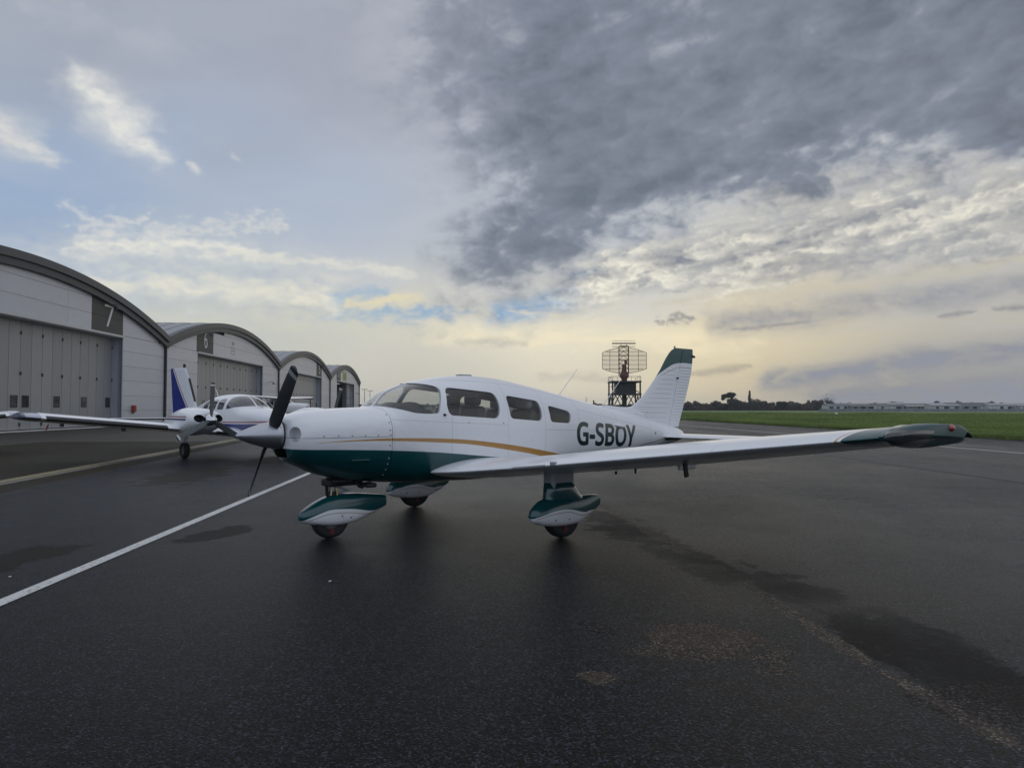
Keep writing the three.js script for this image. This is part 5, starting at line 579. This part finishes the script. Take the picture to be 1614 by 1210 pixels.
{ // high-wing single in front of the third hangar
  const a = YAW - 80 * D2R, p = VP(-19.3, 60), A = thing('high_wing_aircraft', 'small white high-wing aircraft standing far back before the hangars, seen above the cowling', 'aircraft', p, -a);
  const tex = sideTex((x, X, Y, w) => { x.fillStyle = 'rgb(60,70,110)'; x.fillRect(0, Y(1.05), w, 6); }), M = phys(1, 0.35, { map: tex, clearcoat: 0.4 });
  const sec = stations([[-2.3, 1.55, 0.95, 1.2, 0.25, 2.4, 2.3], [-2.2, 1.70, 0.85, 1.2, 0.44, 2.8, 2.4], [-1.2, 1.76, 0.75, 1.2, 0.52, 2.8, 2.6], [-0.95, 1.77, 0.74, 1.2, 0.53, 2.8, 2.6], [-0.35, 2.04, 0.72, 1.2, 0.54, 3, 3], [1.0, 2.06, 0.75, 1.2, 0.52, 3, 3], [1.9, 1.75, 0.85, 1.2, 0.4, 2.4, 2.4], [4.6, 1.4, 1.1, 1.22, 0.1, 2, 2], [4.9, 1.36, 1.15, 1.24, 0.05, 2, 2]]);
  part('fuselage', loft(sec, [-2.3, -2.27, -2.2, ...span(-2.1, 4.9, 50)], 40, uvSide), M_WHITE, A);
  const sh = brush(loft(sec, span(-1.1, 2.2, 30), 44, uvSide, -0.006), M_PANE), cut = (pts, n, x, y) => { const q = csg(sh, brush(prism(roundShape(pts, 0.06), x, y), M_PANE), INTERSECTION); q.geometry.clearGroups(); part(n, q.geometry, M_PANE, A).material = M_PANE; };
  for (const s of [[0.03, 0.8], [-0.8, -0.03]]) { cut([[-0.94, 1.80], [-0.3, 1.6], [-0.22, 1.9], [-0.5, 2.2], [-1.2, 1.8]], 'windshield', ...s); cut([[-0.12, 1.48], [0.55, 1.46], [0.5, 1.9], [-0.05, 1.92]], 'cabin_window', ...s); cut([[0.66, 1.46], [1.4, 1.46], [1.2, 1.8], [0.66, 1.88]], 'cabin_window', ...s); }
  part('wing', grid([-5.5, -5.4, -5.2, -2.5, 0, 2.5, 5.2, 5.4, 5.5].map(z => AF.map(q => { const t = Math.abs(z) > 5.3, c = Math.abs(z) > 2.6 ? 1.63 - (Math.abs(z) - 2.5) * 0.17 : 1.63, k = Math.abs(z) > 5.45 ? 0.1 : 1; return [-0.25 + q[0] * c, 2.1 + 0.03 * Math.abs(z) + q[1] * c * k - (t ? 0.1 : 0), z]; })), null, true), M_WHITE, A);
  for (const s of [1, -1]) { part('wing_strut', rod([0.2, 0.95, s * 0.52], [0.25, 2.12, s * 2.5], 0.05), M_WHITE, A); part('gear_leg', rod([0.55, 0.85, s * 0.4], [0.55, 0.25, s * 1.2], 0.04), M_WHITE, A); wheel('main_wheel', 0.55, s * 1.25, 0.21, A); const e = ball([-2.27, 1.38, s * 0.24], 0.12, 0.25, 0.8, 1); part('air_inlet', e, M_BLACK, A); part('tailplane', grid([0.03, 1.7].map(z => AF.map(q => [4.0 + (z - 0.03) * 0.1 + q[0] * 0.95, 1.3 + q[1] * 0.6, s * z])), null, true), M_WHITE, A); }
  part('nose_leg', rod([-1.6, 0.8, 0], [-1.65, 0.25, 0], 0.04), M_GREY, A); wheel('nose_wheel', -1.65, 0, 0.19, A);
  { const sp = new THREE.LatheGeometry([[0.0005, 0], [0.08, 0.08], [0.14, 0.24], [0.15, 0.3]].map(q => new THREE.Vector2(...q)), 24); sp.rotateZ(-Math.PI / 2); sp.translate(-2.6, 1.12, 0); part('spinner', sp, M_CHROME, A); part('blade', rbox(-2.46, -2.42, 0.2, 2.04, -0.07, 0.07, 0.018, 2), M_BOOT, A); }
  const f = []; for (const [y, l, e] of [[1.3, 3.4, 4.9], [1.6, 4.0, 5.0], [2.4, 4.55, 5.2], [2.45, 4.65, 5.15]]) f.push(AF.map(q => [l + q[0] * (e - l), y, q[1] * 0.6])); part('fin', grid(f, null, true), M_WHITE, A);
}
// ------------------------------------------------------------------ far things
{ // approach radar on its steel stand; local z faces the camera
  const b = VP(23.7, 150), T = thing('radar_tower', 'dark steel radar stand with a wide reddish mesh antenna, left of the white tail fin', 'radar tower', b, Math.atan2(-FW.x, -FW.z));
  const K = std([0.035, 0.037, 0.04], 0.7), RD = std([0.13, 0.04, 0.03], 0.6), RD2 = std([0.12, 0.06, 0.05], 0.6), W = 2.85;
  for (const x of [-W, W]) for (const z of [-W, W]) part('leg', rod([x, 0, z], [x, 6.9, z], 0.17, 0.17, 8), K, T);
  part('brace', merge([-W, W].flatMap(z => [-W, 0].flatMap(x => [rod([x, 1.2, z], [x + W / 2, 3.9, z], 0.11, 0.11, 6), rod([x + W, 1.2, z], [x + W / 2, 3.9, z], 0.11, 0.11, 6)])).concat([-W, W].flatMap(x => [rod([x, 1.2, -W], [x, 3.9, 0], 0.11, 0.11, 6), rod([x, 1.2, W], [x, 3.9, 0], 0.11, 0.11, 6), rod([x, 4.3, W], [x * 0.55, 5.1, W], 0.09, 0.09, 6)]))), K, T);
  for (const y of [1.1, 4.1, 6.7]) part('platform', rbox(-W - 0.25, W + 0.25, y - 0.16, y + 0.16, -W - 0.25, W + 0.25, 0.04), K, T);
  part('equipment_cabin', rbox(-1.9, 1.9, 4.26, 6.5, -1.9, 1.9, 0.06), K, T); part('stair_shaft', rbox(-0.45, 0.45, 0, 4.0, -0.45, 0.45, 0.05), K, T);
  part('guard_rail', merge([-W - 0.15, W + 0.15].flatMap(v => [rod([v, 7.8, -W], [v, 7.8, W], 0.035, 0.035, 6), rod([-W, 7.8, v], [W, 7.8, v], 0.035, 0.035, 6), ...[-W, -1, 1, W].flatMap(u => [rod([v, 6.8, u], [v, 7.85, u], 0.03, 0.03, 6), rod([u, 6.8, v], [u, 7.85, v], 0.03, 0.03, 6)])])), K, T);
  part('pedestal', (() => { const g = new THREE.LatheGeometry([[0.0, 6.86], [0.62, 6.86], [0.6, 7.4], [0.95, 7.7], [0.95, 8.4], [0.6, 8.8], [0.45, 9.3], [0.5, 9.5], [0.42, 10.4], [0.0, 10.45]].map(p => new THREE.Vector2(...p)), 20); return g; })(), RD, T); part('warning_lamp', rbox(-W - 0.34, -W - 0.1, 5.5, 5.8, W - 0.1, W + 0.2, 0.03), std([0.5, 0.06, 0.04], 0.4), T);
  const A = new THREE.Group(); A.name = 'antenna'; T.add(A);
  const zc = x => 0.06 * x * x * 0.5 - 0.2, yT = x => 14.1 - 1.25 * Math.pow(Math.abs(x) / 4.65, 1.7), yB = x => 8.5 + 1.0 * Math.pow(Math.abs(x) / 4.65, 1.7), hull = [], wires = [];
  const X = span(-4.65, 4.65, 14); for (const f of [yT, yB]) for (let i = 0; i < 14; i++) hull.push(rod([X[i], f(X[i]), zc(X[i])], [X[i + 1], f(X[i + 1]), zc(X[i + 1])], 0.06, 0.06, 6));
  for (const y of [9.45, 10.4, 11.3, 12.25, 13.1]) for (let i = 0; i < 14; i++) { if (y > Math.min(yT(X[i]), yT(X[i + 1])) || y < Math.max(yB(X[i]), yB(X[i + 1]))) continue; hull.push(rod([X[i], y, zc(X[i])], [X[i + 1], y, zc(X[i + 1])], 0.05, 0.05, 6)); }
  for (const x of [-4.65, -3, -1.02, 1.02, 3, 4.65]) hull.push(rod([x, yB(x), zc(x)], [x, yT(x), zc(x)], 0.06, 0.06, 6));
  for (let i = 0; i <= 44; i++) { const x = -4.65 + 9.3 * i / 44; wires.push(rod([x, yB(x), zc(x)], [x, yT(x), zc(x)], 0.017, 0.017, 4)); } for (let k = 1; k < 24; k++) { const y = 8.6 + 5.4 * k / 24; for (let i = 0; i < 14; i++) { if (y > Math.min(yT(X[i]), yT(X[i + 1])) || y < Math.max(yB(X[i]), yB(X[i + 1]))) continue; wires.push(rod([X[i], y, zc(X[i])], [X[i + 1], y, zc(X[i + 1])], 0.014, 0.014, 4)); } }
  part('antenna_frame', merge(hull), RD2, A); part('antenna_mesh', merge(wires), RD2, A).userData.kind = 'stuff';
  const tr = []; for (const x of [-1.0, 1.0]) tr.push(rod([x, 8.0, -0.7], [x, 14.3, -0.7], 0.1, 0.1, 6)); for (let k = 0; k < 6; k++) { const y = 8.6 + k * 0.95; tr.push(rod([-1, y, -0.7], [0, y + 0.9, -0.7], 0.06, 0.06, 6), rod([1, y, -0.7], [0, y + 0.9, -0.7], 0.06, 0.06, 6), rod([-1, y + 0.95, -0.7], [1, y + 0.95, -0.7], 0.06, 0.06, 6)); } part('back_truss', merge(tr), RD2, A);
  part('upper_beam', rbox(-2.5, 2.5, 14.78, 15.02, -0.5, -0.2, 0.04), std([0.05, 0.02, 0.018], 0.6), A); part('upper_bar', merge([rod([-2.45, 14.25, -0.3], [2.45, 14.25, -0.3], 0.06), rod([-2.45, 15.45, -0.3], [2.45, 15.45, -0.3], 0.035), rbox(-0.95, 0.95, 14.2, 14.42, -0.6, 0, 0.04), ...[-0.6, 0.6].map(x => rod([x, 14.3, -0.35], [x, 14.9, -0.35], 0.05))]), RD2, A); part('feed_horn', merge([rod([0, 8.4, 0.2], [0, 10.6, 2.2], 0.1), rbox(-0.3, 0.3, 10.4, 11.1, 2.1, 2.5, 0.05)]), RD, A);
}
// trees of the far hedgerow: trunk and limbs, and a crown of many small leaf or twig faces
function crownGeo(r, n, blobs, size, flat) { const P = [], N = []; for (let i = 0; i < n; i++) { const b = blobs[Math.floor(r() * blobs.length)]; let x, y, z, d; do { x = r() * 2 - 1; y = r() * 2 - 1; z = r() * 2 - 1; d = Math.hypot(x, y, z); } while (d > 1 || d < 0.35 * r()); const c = new THREE.Vector3(b[0] + x * b[3], b[1] + y * b[4], b[2] + z * b[3]), u = new THREE.Vector3(r() - 0.5, (r() - 0.5) * flat, r() - 0.5).normalize(), v = new THREE.Vector3(r() - 0.5, r() - 0.5, r() - 0.5).cross(u).normalize(), s = size * (0.5 + r()); const a = c.clone().addScaledVector(u, s), e = c.clone().addScaledVector(u, -s * 0.6).addScaledVector(v, s * 0.55), f = c.clone().addScaledVector(u, -s * 0.6).addScaledVector(v, -s * 0.55); P.push(...a.toArray(), ...e.toArray(), ...f.toArray()); } const g = new THREE.BufferGeometry(); g.setAttribute('position', new THREE.Float32BufferAttribute(P, 3)); g.computeVertexNormals(); return g; }
function branches(r, o, dir, len, rad, depth, out) { const e = o.clone().addScaledVector(dir, len); out.push(rod(o.toArray(), e.toArray(), rad, rad * 0.65, 5)); if (depth <= 0) return; const n = depth > 2 ? 3 : 2 + Math.floor(r() * 2); for (let i = 0; i < n; i++) { const d = dir.clone().multiplyScalar(1.1).add(new THREE.Vector3(r() - 0.5, (r() - 0.3) * 0.7, r() - 0.5).multiplyScalar(1.5)).normalize(); branches(r, o.clone().lerp(e, 0.55 + 0.45 * r()), d, len * (0.55 + 0.25 * r()), rad * 0.6, depth - 1, out); } }
const M_BARK = std([0.045, 0.035, 0.03], 0.9), M_EVER = std([0.034, 0.04, 0.028], 0.9, { side: THREE.DoubleSide }), M_BRN = [[0.10, 0.07, 0.055], [0.08, 0.064, 0.052], [0.095, 0.08, 0.064]].map(c => std(c, 0.9, { side: THREE.DoubleSide })), M_OLV = std([0.06, 0.066, 0.042], 0.9, { side: THREE.DoubleSide });
function tree(name, label, px, dep, group, kind, h, w, seed, mat) {
  const p = VP((px - 807) / 1121 * dep, dep), t = thing(name, label, 'tree', p, 0, group), r = rng(seed);
  if (kind === 'bare') { const o = []; branches(r, new THREE.Vector3(0, 0, 0), new THREE.Vector3(0, 1, 0), h * 0.3, h * 0.03, 5, o); part('trunk', merge(o), M_BARK, t); part('crown', crownGeo(r, 260, [[0, h * 0.68, 0, w * 0.5, h * 0.3], [w * 0.15, h * 0.55, 0, w * 0.42, h * 0.2]], 0.16, 0.5), M_BRN[1], t, 'fine bare twigs'); return t; }
  const b = []; if (kind === 'umbrella') { for (let i = 0; i < 9; i++) b.push([(r() - 0.42) * w * 0.9, h * (0.74 + 0.17 * r()), (r() - 0.5) * w * 0.8, w * (0.14 + 0.1 * r()), h * (0.07 + 0.06 * r())]); b.push([-w * 0.45, h * 0.66, 0, w * 0.12, h * 0.09]); }
  else if (kind === 'spire') for (let i = 0; i < 9; i++) b.push([(r() - 0.5) * w * 0.2, h * (0.2 + 0.09 * i), (r() - 0.5) * w * 0.2, w * 0.5 * (1 - i / 9.5), h * 0.08]);
  else for (let i = 0; i < 8; i++) b.push([(r() - 0.5) * w * 0.8, h * (0.3 + 0.42 * r()), (r() - 0.5) * w * 0.5, w * (0.14 + 0.16 * r()), h * (0.12 + 0.14 * r())]);
  const o = [rod([0, 0, 0], [0.1 * w, h * 0.66, 0], h * 0.03 + 0.08, h * 0.015 + 0.04, 7)]; for (const q of b.slice(0, 5)) o.push(rod([0.06 * w, h * 0.4, 0], [q[0], q[1], q[2]], 0.1, 0.05, 5));
  part('trunk', merge(o), M_BARK, t); part('crown', crownGeo(r, kind === 'umbrella' ? 2600 : 1300, b, 0.24 + h * 0.012, 0.8), mat, t); return t;
}
tree('umbrella_pine', 'dark flat-topped pine rising from the far treeline right of the tail', 1146, 300, undefined, 'umbrella', 7.6, 6.2, 21, M_EVER);
tree('poplar_tree', 'thin pointed tree rising highest from the far treeline', 1182, 300, undefined, 'spire', 8.4, 1.9, 22, M_BRN[2]);
tree('bare_tree', 'large bare winter tree at the right end of the far treeline', 1305, 290, undefined, 'bare', 7.4, 6.5, 23);
{ const r = rng(61); const G = 'bushes and small trees of the far treeline'; let n = 0;
  for (let px = 1078; px < 1335; px += 6 + r() * 5) { const d = 285 + r() * 40, h = 2.9 + r() * 2.3 + (px > 1150 && px < 1260 ? 0.9 : 0), k = r(); const zone = px < 1115 ? 'just right of the white tail fin' : px < 1146 ? 'left of the flat-topped pine' : px < 1182 ? 'between the pine and pointed tree' : px < 1225 ? 'just right of the pointed tree' : px < 1270 ? 'between the pointed and bare trees' : px < 1305 ? 'just left of the bare tree' : 'right of the bare tree', col = k < 0.6 ? 'brown' : k < 0.85 ? 'dark green' : 'olive green'; tree('hedgerow_tree', `small ${col} tree in the far treeline, ${zone}`, px, d, `${col} treeline trees ${zone}`, 'round', h, 3.6 + r() * 2.5, 100 + n++, k < 0.6 ? M_BRN[Math.floor(r() * 3)] : k < 0.85 ? M_EVER : M_OLV); }
  for (let px = 926; px < 1066; px += 7 + r() * 5) { const d = 300 + r() * 30; const h = 2.3 + r() * 1.4, w = 4 + r() * 2, ev = r() < 0.5, z = px < 950 ? 'between the cabin and the radar stand' : px < 1012 ? 'at the foot of the radar stand' : 'behind the white tail fin'; tree('hedgerow_tree', `small ${ev ? 'dark green' : 'brown'} far tree ${z}`, px, d, `${ev ? 'dark green' : 'brown'} trees ${z}`, 'round', h, w, 200 + n++, ev ? M_EVER : M_BRN[1]); }
  for (let px = 560; px < 760; px += 9 + r() * 6) { const d = 420 + r() * 40, h = 3.2 + r() * 1.8, w = 6 + r() * 3, ev = r() < 0.6, z = px < 600 ? 'past the last hangar near the lamp posts' : px < 680 ? 'seen through the white aircraft windscreen' : 'seen through the white aircraft side window'; tree('hedgerow_tree', `small ${ev ? 'dark green' : 'brown'} far tree ${z}`, px, d, `${ev ? 'dark green' : 'brown'} trees ${z}`, 'round', h, w, 300 + n++, ev ? M_EVER : M_BRN[1]); }
  for (let px = 1340; px < 1640; px += 12 + r() * 14) { const d = 330 + r() * 30, h = 3.2 + r() * 1.6, w = 4 + r() * 3, ev = r() < 0.4, z = px < 1430 ? 'near the bare tree' : px < 1530 ? 'in the middle of their row' : 'towards the right edge'; tree('hedgerow_tree', `${ev ? 'dark green' : 'brown'} tree top over the far low buildings, ${z}`, px, d, `${ev ? 'dark green' : 'brown'} tree tops over the low buildings ${z}`, 'round', h, w, 400 + n++, ev ? M_EVER : M_BRN[1]); }
  const H = []; for (let i = 0; i < 5200; i++) { const px = 1060 + r() * 285, d = 296 + r() * 10, q = VP((px - 807) / 1121 * d, d); H.push([q[0], r() * r() * 2.8, q[2]]); } const tri = new THREE.BufferGeometry(); tri.setAttribute('position', new THREE.Float32BufferAttribute([0, 0.5, 0, 0.35, -0.3, 0.1, -0.3, -0.3, -0.1, 0.1, 0.4, 0.3, 0.2, -0.3, -0.3, -0.1, -0.1, 0.4], 3)); tri.computeVertexNormals(); const im = new THREE.InstancedMesh(tri, M_BRN[1], H.length), M = new THREE.Matrix4(), Q = new THREE.Quaternion(); H.forEach((q, i) => { Q.setFromEuler(new THREE.Euler(r() * 6, r() * 6, r() * 6)); const s = 0.6 + r() * 0.9; im.setMatrixAt(i, M.compose(new THREE.Vector3(...q), Q, new THREE.Vector3(s, s, s))); }); im.name = 'undergrowth'; im.userData = { kind: 'stuff', label: 'dark brown undergrowth along the foot of the far treeline', category: 'undergrowth' }; scene.add(im);
}
// low buildings beyond the grass at the right
{
  const WALL = [[0.2, 0.215, 0.24], [0.25, 0.265, 0.29], [0.17, 0.185, 0.21], [0.42, 0.43, 0.44], [0.5, 0.5, 0.5]].map(c => std(c, 0.7)), ROOF = [[0.33, 0.335, 0.34], [0.12, 0.125, 0.13], [0.42, 0.42, 0.42]].map(c => std(c, 0.6)), PANE = phys([0.02, 0.022, 0.028], 0.1), TRIM = std([0.55, 0.55, 0.55], 0.6), r = rng(8), toCam = Math.atan2(-FW.x, -FW.z);
  const list = [[1322, 9, 0], [1361, 10, 1], [1404, 10.5, 0], [1447, 10, 1], [1491, 11, 0], [1536, 10.5, 1], [1580, 10, 0], [1622, 10, 1]];
  const desc = ['leftmost low far building, next to the bare tree', 'low far grey building, second from the treeline', 'low far building with a pale roof, third from the treeline', 'low far grey building, fourth from the treeline', 'low far building, fifth from the treeline, above the wing tip', 'low far building, sixth from the treeline', 'low far grey building, second from the right edge', 'low far building cut by the right edge of the photo'];
  list.forEach(([px, L, k], i) => { const d = 232 + r() * 6, B = thing('low_building', desc[i], 'building', VP((px - 807) / 1121 * d, d), toCam, 'low buildings beyond the grass'), h = 1.75 + r() * 0.65, dp = 4; L -= 0.6 + r() * 1.6;
    part('wall', rbox(-L / 2 + 0.1, L / 2 - 0.1, 0, h, -dp, 0, 0.03, 1), WALL[Math.floor(r() * 5)], B); const S = new THREE.Shape([[0.3, 0], [-dp - 0.3, 0], [-dp / 2, 0.42]].map(p => new THREE.Vector2(...p))), rf = new THREE.ExtrudeGeometry(S, { depth: L, bevelEnabled: false }); rf.rotateY(-Math.PI / 2); rf.translate(L / 2, h + 0.004, 0); part('roof', rf, ROOF[Math.floor(r() * 3)], B);
    part('eaves_board', rbox(-L / 2, L / 2, h - 0.14, h, 0.18, 0.26, 0.02, 1), TRIM, B);
    for (let q = 0; q < 3; q++) { const x = -L / 2 + L * (0.2 + 0.3 * q) + (r() - 0.5) * 0.6, w = 0.9 + r() * 0.9, f = part('window', rbox(x - w / 2, x + w / 2, 0.85, 1.65, -0.02, 0.05, 0.01, 1), r() < 0.3 ? TRIM : ROOF[1], B); part('pane', box(x - w / 2 + 0.1, x + w / 2 - 0.1, 0.93, 1.57, 0.051, 0.06), r() < 0.2 ? TRIM : PANE, f); }
    part('door', rbox(L * 0.36, L * 0.36 + 0.9, 0.05, 1.75, -0.02, 0.05, 0.01, 1), k ? TRIM : WALL[2], B); });
  [[1345, 12], [1385, 9], [1430, 14], [1475, 8], [1524, 15], [1572, 9], [1612, 12]].forEach(([px, L], i) => { const d = 262, B = thing('low_building', 'roof of a low building in the row behind, ' + ['nearest the bare tree', 'second from the bare tree', 'third from the bare tree', 'in the middle of the row', 'right of the middle of the row', 'second from the right edge', 'at the right edge'][i], 'building', VP((px - 807) / 1121 * d, d), toCam, 'second row of low buildings'), h = 2.4 + r() * 0.3; part('wall', rbox(-L / 2, L / 2, 0, h, -4, 0, 0.03, 1), WALL[i % 4], B); const S = new THREE.Shape([[0.3, 0], [-4.3, 0], [-2, 0.45]].map(p => new THREE.Vector2(...p))), rf = new THREE.ExtrudeGeometry(S, { depth: L, bevelEnabled: false }); rf.rotateY(-Math.PI / 2); rf.translate(L / 2, h + 0.004, 0); part('roof', rf, ROOF[i % 3], B); });
  const fg = VP((1470 - 807) / 1121 * 226, 226), F = thing('boundary_fence', 'low grey fence along the front of the far buildings beyond the grass', 'fence', fg, toCam); for (let i = 0; i < 36; i++) part('fence_panel', rbox(-36 + i * 2, -36 + i * 2 + 1.9, 0.05, 0.85 + (i % 3) * 0.02, -0.04, 0.04, 0.02, 1), WALL[i % 3 === 0 ? 2 : 0], F); for (let i = 0; i <= 36; i++) part('fence_post', box(-36.05 + i * 2 - 0.04, -36.05 + i * 2 + 0.04, 0, 0.95, -0.05, 0.05), ROOF[1], F);
}
{ // lamp posts past the last hangar, a mast, a low dark building, a runway marker
  const K = std([0.06, 0.06, 0.062], 0.6); const post = (px, d, h, label) => { const t = thing('lamp_post', label, 'lamp post', VP((px - 807) / 1121 * d, d), Math.atan2(-FW.x, -FW.z)); part('column', rod([0, 0, 0], [0, h, 0], 0.13, 0.08, 10), K, t); part('lamp_head', merge([rbox(-1.0, -0.15, h - 0.02, h + 0.16, -0.15, 0.15, 0.04), rbox(0.15, 1.0, h - 0.02, h + 0.16, -0.15, 0.15, 0.04), rod([-0.4, h + 0.03, 0], [0.4, h + 0.03, 0], 0.06)]), K, t); };
  post(574.5, 250, 7.6, 'double-headed lamp post past the last hangar, the one nearer the hangars'); post(583, 265, 7.4, 'double-headed lamp post past the last hangar, the one nearer the aircraft cabin');
  const t = thing('radio_mast', 'thin dark mast standing far away between the cabin and the radar tower', 'mast', VP((924 - 807) / 1121 * 260, 260)); part('pole', rod([0, 0, 0], [0, 4.9, 0], 0.11, 0.07, 8), K, t); part('finial', ball([0, 4.95, 0], 0.14), K, t);
  const b = thing('dark_shed', 'low dark blue-grey shed past the last hangar under the lamp posts', 'shed', VP((582 - 807) / 1121 * 270, 270), Math.atan2(-FW.x, -FW.z)); part('wall', rbox(-4.6, 4.6, 0, 2.2, -4, 0, 0.04, 1), std([0.04, 0.05, 0.07], 0.7), b); part('roof', rbox(-4.9, 4.9, 2.205, 2.45, -4.3, 0.3, 0.05, 1), std([0.06, 0.07, 0.09], 0.6), b); for (let i = 0; i < 4; i++) part('door', box(-3.9 + i * 2.1, -2.5 + i * 2.1, 0.05, 1.8, 0.002, 0.04), std([0.09, 0.1, 0.12], 0.6), b);
  const m = thing('runway_marker', 'tiny white marker board standing in the grass before the far treeline', 'marker', VP((1318 - 807) / 1121 * 118, 118), Math.atan2(-FW.x, -FW.z)); part('board', rbox(-0.22, 0.22, 0.12, 0.5, -0.05, 0.05, 0.02), std([0.8, 0.8, 0.78], 0.5), m); part('stake', rbox(-0.03, 0.03, 0, 0.13, -0.03, 0.03, 0.008, 1), K, m);
  // pale chips of stone lying on the tarmac
  const q = AP(5.84, -1.09), st = thing('pebble', 'pale pebble on the tarmac in front of the nose wheel', 'pebble', q); part('stone', ball([0, 0.006, 0], 0.011, 1.2, 0.7, 0.9, 8), std([0.5, 0.48, 0.45], 0.8), st); const q2 = AP(6.16, -3.75), s2 = thing('pebble', 'pale pebble on the tarmac left of the white line', 'pebble', q2); part('stone', ball([0, 0.006, 0], 0.012, 1.1, 0.6, 1, 8), std([0.45, 0.44, 0.42], 0.8), s2);
}
scene.fog = new THREE.FogExp2(0xb4b8c0, 0.0003);
scene.traverse(o => { if (o.isMesh) { o.castShadow = o.castShadow !== false; o.receiveShadow = true; } });
renderer.render(scene, camera);
